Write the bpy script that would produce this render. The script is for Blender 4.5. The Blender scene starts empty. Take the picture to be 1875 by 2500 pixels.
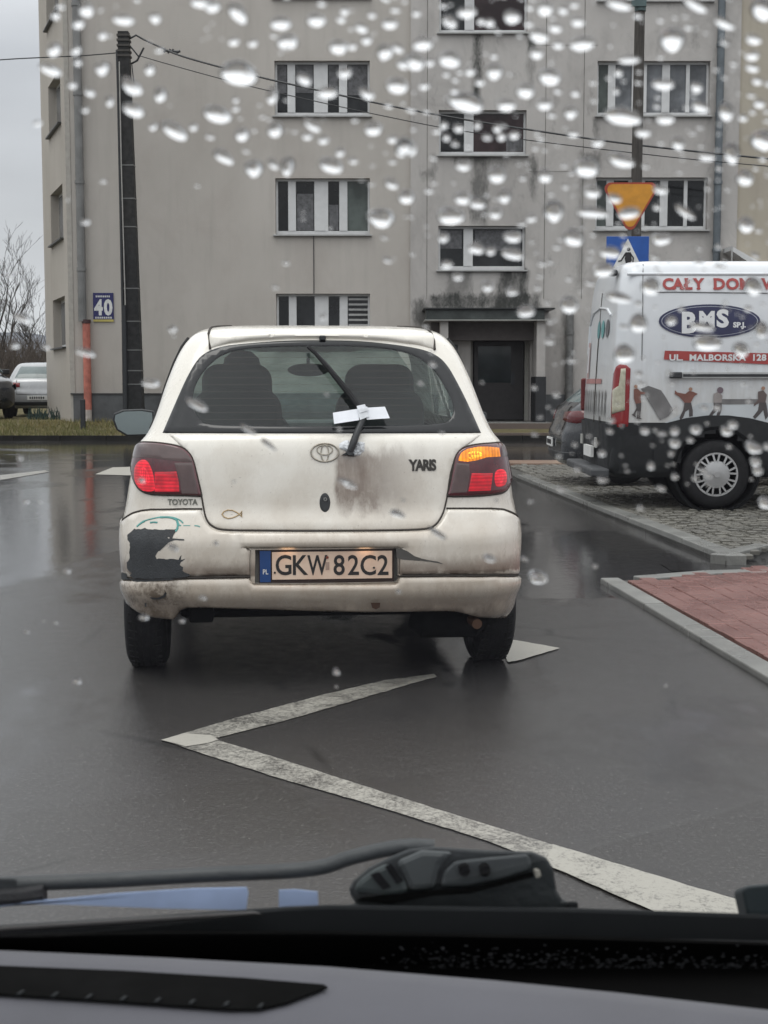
import bpy, bmesh, math, random
from math import sin, cos, pi, sqrt, radians as R
from mathutils import Vector as V, Matrix, noise as mnoise
from mathutils.geometry import delaunay_2d_cdt, intersect_point_line
random.seed(7)
C = bpy.context.scene.collection
S = bpy.context.scene

# ------------------------------------------------------------------ camera
F = 3400.0; HZ = 932.0; TH = math.atan((1250-HZ)/F); CH = 1.27
cam_d = bpy.data.cameras.new('camera'); cam = bpy.data.objects.new('camera', cam_d); C.objects.link(cam)
cam.location = (0, 0, CH); cam.rotation_euler = (pi/2-TH, 0, 0)
cam_d.sensor_fit = 'VERTICAL'; cam_d.sensor_height = 24; cam_d.lens = F/2500*24
cam_d.clip_start = 0.02; cam_d.clip_end = 3000
cam_d.dof.use_dof = True; cam_d.dof.focus_distance = 6.5; cam_d.dof.aperture_fstop = 14
S.camera = cam

# ------------------------------------------------------------------ sky, sun, exposure
W = bpy.data.worlds.new('World'); S.world = W; W.use_nodes = True
wn = W.node_tree.nodes; wl = W.node_tree.links; wn.clear()
def wnode(t, **k):
    n = wn.new(t)
    for a, b in k.items(): setattr(n, a, b)
    return n
SUN_EL, SUN_AZ = R(74), R(235)
out = wnode('ShaderNodeOutputWorld'); bg = wnode('ShaderNodeBackground')
sky = wnode('ShaderNodeTexSky', sky_type='NISHITA', sun_disc=False, sun_elevation=SUN_EL, sun_rotation=SUN_AZ)
tc = wnode('ShaderNodeTexCoord'); sp = wnode('ShaderNodeSeparateXYZ')
ramp = wnode('ShaderNodeValToRGB')
e = ramp.color_ramp.elements
e[0].position = 0.0; e[0].color = (.47, .485, .505, 1)
e[1].position = 1.0; e[1].color = (1.38, 1.40, 1.43, 1)
m = ramp.color_ramp.elements.new(.05); m.color = (.50, .515, .535, 1)
m = ramp.color_ramp.elements.new(.22); m.color = (.46, .48, .515, 1)
m = ramp.color_ramp.elements.new(.36); m.color = (.96, .98, 1.01, 1)
mp = wnode('ShaderNodeMapping'); mp.inputs['Scale'].default_value = (1.2, 1.2, 4.0)
nz = wnode('ShaderNodeTexNoise'); nz.inputs['Scale'].default_value = 2.6; nz.inputs['Detail'].default_value = 5
mr = wnode('ShaderNodeMapRange'); mr.inputs[1].default_value = .3; mr.inputs[2].default_value = .7; mr.inputs[3].default_value = .86; mr.inputs[4].default_value = 1.1
mu = wnode('ShaderNodeMix', data_type='RGBA', blend_type='MULTIPLY'); mu.inputs[0].default_value = 1
sc10 = wnode('ShaderNodeMix', data_type='RGBA', blend_type='MULTIPLY'); sc10.inputs[0].default_value = 1; sc10.inputs[7].default_value = (17, 17, 17, 1)
bw = wnode('ShaderNodeHueSaturation'); bw.inputs['Saturation'].default_value = .25
mx = wnode('ShaderNodeMix', data_type='RGBA'); mx.inputs[0].default_value = .93
wl.new(tc.outputs['Generated'], sp.inputs[0]); wl.new(sp.outputs['Z'], ramp.inputs[0])
wl.new(tc.outputs['Generated'], mp.inputs[0]); wl.new(mp.outputs[0], nz.inputs[0]); wl.new(nz.outputs[0], mr.inputs[0])
wl.new(ramp.outputs[0], mu.inputs[6]); wl.new(mr.outputs[0], mu.inputs[7])
wl.new(mu.outputs[2], sc10.inputs[6]); wl.new(sky.outputs[0], bw.inputs['Color'])
wl.new(bw.outputs[0], mx.inputs[6]); wl.new(sc10.outputs[2], mx.inputs[7])
wl.new(mx.outputs[2], bg.inputs[0]); bg.inputs[1].default_value = .06; wl.new(bg.outputs[0], out.inputs[0])
sl = bpy.data.lights.new('sun', 'SUN'); so = bpy.data.objects.new('sun', sl); C.objects.link(so)
sl.energy = .6; sl.angle = R(30); sl.color = (1, .97, .92)
so.rotation_euler = (pi/2-SUN_EL, 0, pi-SUN_AZ)
S.view_settings.view_transform = 'Standard'; S.view_settings.look = 'None'; S.view_settings.gamma = 1
S.view_settings.use_curve_mapping = False; S.view_settings.exposure = 0.42
S.cycles.max_bounces = 10; S.cycles.transparent_max_bounces = 16; S.cycles.transmission_bounces = 10
S.cycles.caustics_reflective = False; S.cycles.caustics_refractive = False; S.cycles.sample_clamp_indirect = 4

# ------------------------------------------------------------------ pixel -> place helpers (photo pixels, 1875 x 2500)
def ray(px, py):
    a = (px-937.5)/F; b = (1250-py)/F
    return V((a, cos(TH)+b*sin(TH), -sin(TH)+b*cos(TH)))
CO = V((0, 0, CH))
def atY(px, py, Y): d = ray(px, py); return CO+d*(Y/d.y)
def atZ(px, py, z=0.0): d = ray(px, py); return CO+d*((z-CH)/d.z)

# ------------------------------------------------------------------ object helpers
LOCAL = set()
def tag(o, label=None, cat=None, group=None, kind=None):
    if label: o['label'] = label
    if cat: o['category'] = cat
    if group: o['group'] = group
    if kind: o['kind'] = kind
    return o
def thing(name, label, cat, loc=(0, 0, 0), rz=0, group=None, local=False, kind=None):
    o = bpy.data.objects.new(name, None); C.objects.link(o); o.location = loc; o.rotation_euler = (0, 0, rz)
    o.empty_display_size = .1
    if local: LOCAL.add(o.name)
    return tag(o, label, cat, group, kind)
def rootoff(p):
    off = V((0, 0, 0)); 
    while p is not None:
        if p.name in LOCAL: return V((0, 0, 0))
        off += p.location; p = p.parent
    return off
class MB:
    def __init__(s): s.v = []; s.f = []; s.mi = []; s.cur = 0
    def add(s, vs, fs):
        b = len(s.v); s.v += [V(v) for v in vs]
        for f in fs: s.f.append(tuple(b+i for i in f)); s.mi.append(s.cur)
        return s
    def quad(s, a, b, c, d): return s.add([a, b, c, d], [(0, 1, 2, 3)])
    def box(s, x0, x1, y0, y1, z0, z1, jit=0):
        vs = [(x, y, z) for x in (x0, x1) for y in (y0, y1) for z in (z0, z1)]
        if jit: vs = [tuple(c+random.uniform(-jit, jit) for c in v) for v in vs]
        return s.add(vs, [(0, 1, 3, 2), (4, 6, 7, 5), (0, 4, 5, 1), (2, 3, 7, 6), (0, 2, 6, 4), (1, 5, 7, 3)])
    def prism(s, pts, ext):
        """pts: list of 3D points (planar loop); ext: extrusion vector"""
        n = len(pts); ext = V(ext); b = [V(p) for p in pts]; t = [p+ext for p in b]
        s.add(b+t, [tuple(range(n))[::-1], tuple(range(n, 2*n))]+[(i, (i+1) % n, n+(i+1) % n, n+i) for i in range(n)])
        return s
    def tube(s, path, rad, seg=8, cap=True):
        path = [V(p) for p in path]; n = len(path)
        rr = rad if isinstance(rad, (list, tuple)) else [rad]*n
        rings = []; up = V((0, 0, 1))
        for i, p in enumerate(path):
            t = (path[min(i+1, n-1)]-path[max(i-1, 0)])
            if t.length < 1e-9: t = V((0, 0, 1))
            t.normalize(); a = t.cross(up)
            if a.length < .05: a = t.cross(V((1, 0, 0)))
            a.normalize(); b = t.cross(a)
            rings.append([p+(a*cos(2*pi*k/seg)+b*sin(2*pi*k/seg))*rr[i] for k in range(seg)])
        vs = [v for r in rings for v in r]; fs = []
        for i in range(n-1):
            for k in range(seg):
                fs.append((i*seg+k, i*seg+(k+1) % seg, (i+1)*seg+(k+1) % seg, (i+1)*seg+k))
        if cap: fs += [tuple(range(seg))[::-1], tuple((n-1)*seg+k for k in range(seg))]
        return s.add(vs, fs)
    def lathe(s, prof, cen, axis='X', seg=40, cap=True):
        """prof: (offset along axis, radius)"""
        cen = V(cen); vs = []; fs = []; n = len(prof)
        for (o, r) in prof:
            for k in range(seg):
                a = 2*pi*k/seg
                if axis == 'X': vs.append(cen+V((o, r*cos(a), r*sin(a))))
                elif axis == 'Y': vs.append(cen+V((r*cos(a), o, r*sin(a))))
                else: vs.append(cen+V((r*cos(a), r*sin(a), o)))
        for i in range(n-1):
            for k in range(seg): fs.append((i*seg+k, i*seg+(k+1) % seg, (i+1)*seg+(k+1) % seg, (i+1)*seg+k))
        if cap: fs += [tuple(range(seg))[::-1], tuple((n-1)*seg+k for k in range(seg))]
        return s.add(vs, fs)
def obj(name, mb, mat, parent=None, smooth=False, bevel=0, angle=40, recalc=True):
    me = bpy.data.meshes.new(name); vs = mb.v
    if parent is None:
        lo = V((min(v.x for v in vs), min(v.y for v in vs), min(v.z for v in vs)))
        hi = V((max(v.x for v in vs), max(v.y for v in vs), max(v.z for v in vs)))
        off = V(((lo.x+hi.x)/2, (lo.y+hi.y)/2, lo.z))
    else: off = rootoff(parent)
    me.from_pydata([v-off for v in vs], [], mb.f)
    if recalc:
        bm = bmesh.new(); bm.from_mesh(me); bmesh.ops.recalc_face_normals(bm, faces=bm.faces); bm.to_mesh(me); bm.free()
    mats = mat if isinstance(mat, (list, tuple)) else [mat]
    for m_ in mats: me.materials.append(m_)
    if len(mats) > 1: me.polygons.foreach_set('material_index', mb.mi)
    o = bpy.data.objects.new(name, me); C.objects.link(o)
    if parent is None: o.location = off
    else: o.parent = parent
    if smooth:
        me.polygons.foreach_set('use_smooth', [True]*len(me.polygons))
        if angle < 180: me.set_sharp_from_angle(angle=R(angle))
    if bevel:
        b = o.modifiers.new('bevel', 'BEVEL'); b.width = bevel; b.segments = 2; b.limit_method = 'ANGLE'
    return o
def rbox(x0, x1, y0, y1, z0, z1):
    m_ = MB(); m_.box(x0, x1, y0, y1, z0, z1); return m_
def copyobj(o, parent=None):
    c = o.copy(); C.objects.link(c); c.parent = parent
    for ch in list(o.children): copyobj(ch, c)
    return c

# ------------------------------------------------------------------ material helpers
class NT:
    def __init__(s, name):
        s.m = bpy.data.materials.new(name); s.m.use_nodes = True; s.t = s.m.node_tree; s.n = s.t.nodes; s.l = s.t.links
        s.b = s.n['Principled BSDF']; s.o = s.n['Material Output']; s._tc = None
    def node(s, t, **k):
        n = s.n.new(t)
        for a, b in k.items(): setattr(n, a, b)
        return n
    def coord(s, kind='Object', scale=(1, 1, 1), loc=(0, 0, 0)):
        if s._tc is None: s._tc = s.node('ShaderNodeTexCoord')
        mp = s.node('ShaderNodeMapping'); mp.inputs['Scale'].default_value = scale; mp.inputs['Location'].default_value = loc
        s.l.new(s._tc.outputs[kind], mp.inputs[0]); return mp.outputs[0]
    def world(s, scale=(1, 1, 1)):
        g = s.node('ShaderNodeNewGeometry'); mp = s.node('ShaderNodeMapping'); mp.inputs['Scale'].default_value = scale
        s.l.new(g.outputs['Position'], mp.inputs[0]); return mp.outputs[0]
    def noise(s, vec, scale, detail=4, rough=.55, dist=0):
        n = s.node('ShaderNodeTexNoise'); n.inputs['Scale'].default_value = scale; n.inputs['Detail'].default_value = detail
        n.inputs['Roughness'].default_value = rough; n.inputs['Distortion'].default_value = dist
        if vec is not None: s.l.new(vec, n.inputs['Vector'])
        return n.outputs['Fac']
    def vor(s, vec, scale, feature='F1', out='Distance'):
        n = s.node('ShaderNodeTexVoronoi', feature=feature); n.inputs['Scale'].default_value = scale
        s.l.new(vec, n.inputs['Vector']); return n.outputs[out]
    def val(s, x, inp):
        if isinstance(x, (int, float)): inp.default_value = x
        elif isinstance(x, (tuple, list)): inp.default_value = tuple(x)+((1,) if len(x) == 3 and inp.type == 'RGBA' else ())
        else: s.l.new(x, inp)
    def mr(s, x, a, b, c=0, d=1, smooth=False):
        n = s.node('ShaderNodeMapRange'); n.clamp = True
        if smooth: n.interpolation_type = 'SMOOTHSTEP'
        s.val(x, n.inputs[0])
        for i, q in enumerate((a, b, c, d)): s.val(q, n.inputs[i+1])
        return n.outputs[0]
    def math(s, op, a, b=0, c=0):
        n = s.node('ShaderNodeMath', operation=op); s.val(a, n.inputs[0]); s.val(b, n.inputs[1])
        if op in ('MULTIPLY_ADD', 'COMPARE'): s.val(c, n.inputs[2])
        return n.outputs[0]
    def mix(s, fac, a, b, blend='MIX'):
        n = s.node('ShaderNodeMix', data_type='RGBA', blend_type=blend)
        s.val(fac, n.inputs[0]); s.val(a, n.inputs[6]); s.val(b, n.inputs[7]); return n.outputs[2]
    def xyz(s, vec):
        n = s.node('ShaderNodeSeparateXYZ'); s.l.new(vec, n.inputs[0]); return n.outputs
    def bump(s, h, strength=.3, dist=.01):
        n = s.node('ShaderNodeBump'); n.inputs['Strength'].default_value = strength; n.inputs['Distance'].default_value = dist
        s.l.new(h, n.inputs['Height']); s.l.new(n.outputs[0], s.b.inputs['Normal']); return n
    def set(s, **k):
        for a, b in k.items():
            key = {'col': 'Base Color', 'rough': 'Roughness', 'metal': 'Metallic', 'spec': 'Specular IOR Level', 'coat': 'Coat Weight',
                   'coatr': 'Coat Roughness', 'em': 'Emission Color', 'ems': 'Emission Strength', 'ior': 'IOR', 'trans': 'Transmission Weight', 'alpha': 'Alpha', 'sheen': 'Sheen Weight'}[a]
            s.val(b, s.b.inputs[key])
        return s
def simple(name, col, rough=.5, metal=0, var=.12, scale=8, bump=0, bscale=60, **k):
    """procedural: colour broken up by two noises, slight roughness variation"""
    t = NT(name); c = t.coord()
    n1 = t.noise(c, scale, 5); dark = tuple(x*(1-var) for x in col); lite = tuple(min(1, x*(1+var)) for x in col)
    t.set(col=t.mix(t.mr(n1, .3, .7), dark, lite), rough=t.mr(t.noise(c, scale*2.7, 3), .3, .7, max(.02, rough*.82), min(1, rough*1.18)), metal=metal, **k)
    if bump: t.bump(t.noise(c, bscale, 4), bump, .01)
    return t.m
def thin_glass(name, tint=(1, 1, 1), base_refl=.04, rough=.01, dirt=0.0, dirtcol=(.35, .35, .33)):
    t = NT(name); t.n.remove(t.b)
    tr = t.node('ShaderNodeBsdfTransparent'); tr.inputs[0].default_value = tuple(tint)+(1,)
    gl = t.node('ShaderNodeBsdfGlossy'); gl.inputs['Roughness'].default_value = rough
    ge = t.node('ShaderNodeNewGeometry'); dp_ = t.node('ShaderNodeVectorMath', operation='DOT_PRODUCT'); t.l.new(ge.outputs['Incoming'], dp_.inputs[0]); t.l.new(ge.outputs['Normal'], dp_.inputs[1])
    fo = t.math('MULTIPLY_ADD', t.math('POWER', t.math('SUBTRACT', 1, t.math('ABSOLUTE', dp_.outputs['Value'])), 5), .96, .04)
    mxs = t.node('ShaderNodeMixShader'); t.l.new(fo, mxs.inputs[0]); t.l.new(tr.outputs[0], mxs.inputs[1]); t.l.new(gl.outputs[0], mxs.inputs[2])
    last = mxs.outputs[0]
    if dirt:
        df = t.node('ShaderNodeBsdfDiffuse'); df.inputs[0].default_value = tuple(dirtcol)+(1,)
        m2 = t.node('ShaderNodeMixShader'); c = t.coord()
        f = t.mr(t.noise(c, 9, 5), .25, .8, dirt*.5, dirt*1.4)
        t.l.new(f, m2.inputs[0]); t.l.new(last, m2.inputs[1]); t.l.new(df.outputs[0], m2.inputs[2]); last = m2.outputs[0]
    t.l.new(last, t.o.inputs[0]); return t.m
def lampmat(name, col, em, ems, rough=.12, lines=0, horiz=True):
    t = NT(name); c = t.coord(); x = t.xyz(c)
    w = t.math('SINE', t.math('MULTIPLY', x[2] if horiz else x[0], lines if lines else 500))
    f = t.mr(w, -1, 1, .55, 1.1) ; n = t.mr(t.noise(c, 22, 2), .3, .7, .45, 1.3)
    t.set(col=col, rough=rough, coat=.25, coatr=.05, em=em, ems=t.math('MULTIPLY', t.math('MULTIPLY', f, n), ems)); return t.m
FONT = None
def text_mb(body, size, place, bold=0.0, ext=0.0, sx=1.0, space=1.0, align='LEFT', res=3):
    """letters as a flat (or extruded) mesh; place maps (x, y, d) -> 3D"""
    cu = bpy.data.curves.new('t', 'FONT'); cu.body = body; cu.size = size; cu.align_x = align; cu.offset = bold
    cu.resolution_u = res; cu.space_character = space; cu.extrude = ext
    o = bpy.data.objects.new('t', cu); C.objects.link(o); bpy.context.view_layer.update()
    dg = bpy.context.evaluated_depsgraph_get(); me = bpy.data.meshes.new_from_object(o.evaluated_get(dg))
    mb = MB(); mb.add([place(v.co.x*sx, v.co.y, v.co.z) for v in me.vertices], [tuple(p.vertices) for p in me.polygons])
    bpy.data.objects.remove(o); bpy.data.curves.remove(cu); bpy.data.meshes.remove(me)
    return mb
def spl(pts, closed=True, n=6):
    """Catmull-Rom through 2D points"""
    out = []; N = len(pts)
    rng = range(N) if closed else range(N-1)
    for i in rng:
        if closed: p0, p1, p2, p3 = pts[i-1], pts[i], pts[(i+1) % N], pts[(i+2) % N]
        else: p0, p1, p2, p3 = pts[max(i-1, 0)], pts[i], pts[i+1], pts[min(i+2, N-1)]
        for k in range(n):
            t = k/n
            out.append(tuple(.5*((2*b)+(-a+c)*t+(2*a-5*b+4*c-d)*t*t+(-a+3*b-3*c+d)*t**3) for a, b, c, d in zip(p0, p1, p2, p3)))
    if not closed: out.append(tuple(pts[-1]))
    return out
def inpoly(x, y, poly):
    r = False; j = len(poly)-1
    for i in range(len(poly)):
        xi, yi = poly[i][0], poly[i][1]; xj, yj = poly[j][0], poly[j][1]
        if (yi > y) != (yj > y) and x < (xj-xi)*(y-yi)/(yj-yi)+xi: r = not r
        j = i
    return r
def densify(pts, res, closed=True):
    o = []; N = len(pts)
    for i in range(N if closed else N-1):
        a = pts[i]; b = pts[(i+1) % N]; d = math.hypot(b[0]-a[0], b[1]-a[1]); k = max(1, int(math.ceil(d/res)))
        for j in range(k): o.append((a[0]+(b[0]-a[0])*j/k, a[1]+(b[1]-a[1])*j/k))
    if not closed: o.append(tuple(pts[-1]))
    return o
def hermite(tab, z):
    """tab rows (z, a, b, ...): monotone-ish cubic interpolation"""
    if z <= tab[0][0]: return tab[0][1:]
    if z >= tab[-1][0]: return tab[-1][1:]
    i = 0
    while tab[i+1][0] < z: i += 1
    h = tab[i+1][0]-tab[i][0]; t = (z-tab[i][0])/h; res = []
    def slope(k, c):
        if k == 0 or k == len(tab)-1: k2 = 0 if k == 0 else k-1; return (tab[k2+1][c]-tab[k2][c])/(tab[k2+1][0]-tab[k2][0])
        s0 = (tab[k][c]-tab[k-1][c])/(tab[k][0]-tab[k-1][0]); s1 = (tab[k+1][c]-tab[k][c])/(tab[k+1][0]-tab[k][0])
        if s0*s1 <= 0: return 0
        return 2*s0*s1/(s0+s1)
    for c in range(1, len(tab[0])):
        m0 = slope(i, c)*h; m1 = slope(i+1, c)*h; p0 = tab[i][c]; p1 = tab[i+1][c]
        res.append((2*t**3-3*t*t+1)*p0+(t**3-2*t*t+t)*m0+(-2*t**3+3*t*t)*p1+(t**3-t*t)*m1)
    return res
# ------------------------------------------------------------------ lofted vehicle shell
class Shell:
    def __init__(s, tab, bulge=.06, fb=.15, loc=(0, 0, 0), rz=0):
        s.tab = tab; s.bulge = bulge; s.fb = fb; s.c = {}
        s.M = Matrix.Translation(V(loc)) @ Matrix.Rotation(rz, 4, 'Z'); s.I = s.M.inverted()
    def at(s, z):
        k = round(z, 4)
        if k not in s.c: s.c[k] = hermite(s.tab, z)
        return s.c[k]
    def P(s, xi, z):
        w, yr, yf, r = s.at(z); a = w-r; A = abs(xi); sg = 1 if xi >= 0 else -1
        if A <= a: return V((xi, yr+s.bulge*(A/w)**2, z))
        yb = yr+s.bulge*(a/w)**2; arc = r*pi/2
        if A <= a+arc:
            t = (A-a)/r; return V((sg*(a+r*sin(t)), yb+r*(1-cos(t)), z))
        return V((sg*w, yb+r+(A-a-arc), z))
    def N(s, xi, z):
        e_ = .004; zz = min(max(z, s.tab[0][0]+e_), s.tab[-1][0]-e_)
        du = s.P(xi+e_, zz)-s.P(xi-e_, zz); dv = s.P(xi, zz+e_)-s.P(xi, zz-e_)
        return du.cross(dv).normalized()
    def xi(s, x, z):
        w, yr, yf, r = s.at(z); a = w-r; A = min(abs(x), w*.9995); sg = 1 if x >= 0 else -1
        return x if A <= a else sg*(a+r*math.asin(min(1, (A-a)/r)))
    def xi_side(s, y, z, sg=1):
        w, yr, yf, r = s.at(z); a = w-r; yb = yr+s.bulge*(a/w)**2
        return sg*(a+r*pi/2+max(0, y-yb-r))
    def px(s, px, py):
        """photo pixel -> (xi, z) on the rear surface"""
        o = s.I @ CO; d = (s.I.to_3x3() @ ray(px, py)); y = s.at(1.0)[1]
        for _ in range(12):
            t = (y-o.y)/d.y; p = o+d*t; z = min(max(p.z, s.tab[0][0]), s.tab[-1][0]); w = s.at(z)[0]
            q = s.P(s.xi(max(-w, min(w, p.x)), z), z); y = y*.4+q.y*.6
        return (s.xi(p.x, z), z)
    def pxs(s, pts): return [s.px(*p) for p in pts]
    def loopx(s, z, nr=12, na=8, ns=44, nf=8):
        w, yr, yf, r = s.at(z); a = w-r; arc = r*pi/2; yb = yr+s.bulge*(a/w)**2
        rf = min(.45, w*.6, max(.05, (yf-yb-r)*.3)); L = yf-s.fb-rf-(yb+r); pts = []
        for i in range(nr): pts.append((s.P(a*i/nr, z), 'r'))
        for i in range(na): pts.append((s.P(a+arc*i/na, z), 'c'))
        for i in range(ns): pts.append((s.P(a+arc+L*i/ns, z), 's'))
        ye = yb+r+L
        for i in range(nf):
            t = pi/2*i/nf; pts.append((V((w-rf+rf*cos(t), ye+rf*sin(t), z)), 'f'))
        for i in range(nf+1):
            x = (w-rf)*(1-i/nf); pts.append((V((x, ye+rf+s.fb*(1-(x/max(.01, w-rf))**2), z)), 'f'))
        left = [(V((-p.x, p.y, p.z)), k) for p, k in pts[1:-1]][::-1]
        return pts+left
    def build(s, levels, hole=None, top=True, bottom=False, split=None):
        mb = MB(); loops = [s.loopx(z) for z in levels]; n = len(loops[0])
        mb.v = [p for L in loops for p, k in L]
        for i in range(len(loops)-1):
            for k in range(n):
                k2 = (k+1) % n; f = (i*n+k, i*n+k2, (i+1)*n+k2, (i+1)*n+k)
                c = (mb.v[f[0]]+mb.v[f[1]]+mb.v[f[2]]+mb.v[f[3]])/4
                if hole and hole(c, loops[i][k][1]): continue
                mb.f.append(f)
        if top: mb.f.append(tuple((len(loops)-1)*n+k for k in range(n)))
        if bottom: mb.f.append(tuple(range(n))[::-1])
        mb.mi = [0 if split is None or mb.v[f[0]].z > split or len(f) > 4 else 1 for f in mb.f]; return mb
    def overlay(s, outline, off, res=.02, roll=.004, lip=.004, depth=.01, holes=(), grid=True, field=None):
        outl = densify(outline, res); hs = [densify(h, res) for h in holes]
        ar = sum(outl[i][0]*outl[(i+1) % len(outl)][1]-outl[(i+1) % len(outl)][0]*outl[i][1] for i in range(len(outl)))
        if ar < 0: outl = outl[::-1]
        vs = []; es = []; kind = []
        def addloop(L, kd):
            b = len(vs); n = len(L)
            for i in range(n): vs.append(V(L[i])); kind.append(kd); es.append((b+i, b+(i+1) % n))
            return b
        addloop(outl, 1); hb = [addloop(h, 1) for h in hs]
        segs = [(V(outl[i]), V(outl[(i+1) % len(outl)])) for i in range(len(outl))]
        for h in hs: segs += [(V(h[i]), V(h[(i+1) % len(h)])) for i in range(len(h))]
        inner = []
        if roll > 0:
            for L, sg in [(outl, 1)]+[(h, 0) for h in hs]:
                n = len(L)
                if sg == 0:
                    a2 = sum(L[i][0]*L[(i+1) % n][1]-L[(i+1) % n][0]*L[i][1] for i in range(n)); sgn = -1 if a2 > 0 else 1
                else: sgn = 1
                for i in range(n):
                    t = (V(L[(i+1) % n])-V(L[i-1])); 
                    if t.length < 1e-9: continue
                    t.normalize(); q = V(L[i])+V((-t.y, t.x))*roll*sgn
                    inner.append(q)
        def dist(p):
            best = 9
            for a, b in segs:
                ab = b-a; L2 = ab.length_squared
                t = max(0, min(1, (p-a).dot(ab)/L2)) if L2 > 0 else 0
                d = (p-a-ab*t).length_squared
                if d < best: best = d
            return sqrt(best)
        okp = lambda p: inpoly(p[0], p[1], outl) and not any(inpoly(p[0], p[1], h) for h in hs)
        for q in inner:
            if okp(q) and dist(q) > roll*.7: vs.append(q); kind.append(0)
        if grid:
            x0 = min(p[0] for p in outl); x1 = max(p[0] for p in outl); z0 = min(p[1] for p in outl); z1 = max(p[1] for p in outl)
            z = z0+res*.5
            while z < z1:
                x = x0+res*.5
                while x < x1:
                    p = V((x, z))
                    if okp(p) and dist(p) > max(res*.55, roll*1.4): vs.append(p); kind.append(0)
                    x += res
                z += res
        r = delaunay_2d_cdt(vs, es, [], 1, 1e-7)
        nv, ne, nf, ov = r[0], r[1], r[2], r[3]
        fs = []
        for f in nf:
            c = sum((nv[i] for i in f), V((0, 0)))/len(f)
            if okp(c): fs.append(tuple(f))
        mb = MB(); K = []
        for i, p in enumerate(nv):
            kd = max([kind[j] for j in ov[i]] or [0]); K.append(kd)
            o_ = off-(lip if (kd == 1 and roll > 0) else 0)
            if field: o_ += field(p.x, p.y)
            mb.v.append(s.P(p.x, p.y)+s.N(p.x, p.y)*o_)
        mb.f = fs
        if depth > 0:
            ec = {}
            for f in fs:
                for i in range(len(f)):
                    a, b = f[i], f[(i+1) % len(f)]; k = (min(a, b), max(a, b)); ec.setdefault(k, []).append((a, b))
            nm = {}
            for k, L in list(ec.items()):
                if len(L) == 1:
                    a, b = L[0]
                    for q in (a, b):
                        if q not in nm:
                            nm[q] = len(mb.v); p = nv[q]; mb.v.append(s.P(p.x, p.y)+s.N(p.x, p.y)*(off-lip-depth))
                    mb.f.append((b, a, nm[a], nm[b]))
        mb.mi = [0]*len(mb.f); return mb
    def strip(s, path, w, off, closed=False):
        """thin draped ribbon with a little thickness along a path of (xi, z)"""
        pts = densify(path, .02, closed); return MB().tube([s.P(a, b)+s.N(a, b)*off for a, b in pts], w, 6)

# ------------------------------------------------------------------ common materials
M = {}
M['rubber'] = simple('tyre_rubber', (.009, .009, .010), .65, bump=.3, bscale=90, spec=.3)
M['black_plastic'] = simple('black_plastic', (.02, .022, .024), .42, bump=.1, bscale=200)
M['black_gloss'] = simple('black_gloss', (.008, .009, .01), .12)
M['under'] = simple('underbody', (.006, .0065, .007), .9, spec=.15)
M['rubber_seal'] = simple('rubber_seal', (.012, .012, .012), .6)
M['chrome'] = simple('worn_chrome', (.55, .54, .52), .22, 1)
M['dark_metal'] = simple('dark_metal', (.05, .052, .055), .4, .8)
M['alloy'] = simple('hubcap_silver', (.42, .42, .42), .35, .5)
M['seat'] = simple('seat_fabric', (.05, .052, .052), .95, bump=.3, bscale=300, spec=.1)
M['trim'] = simple('cabin_trim', (.10, .105, .105), .8)
M['white'] = simple('white_plain', (.72, .72, .70), .5)
M['paper'] = simple('white_tape', (.80, .82, .86), .55)
M['black_ink'] = simple('black_ink', (.02, .018, .018), .5)

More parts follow.
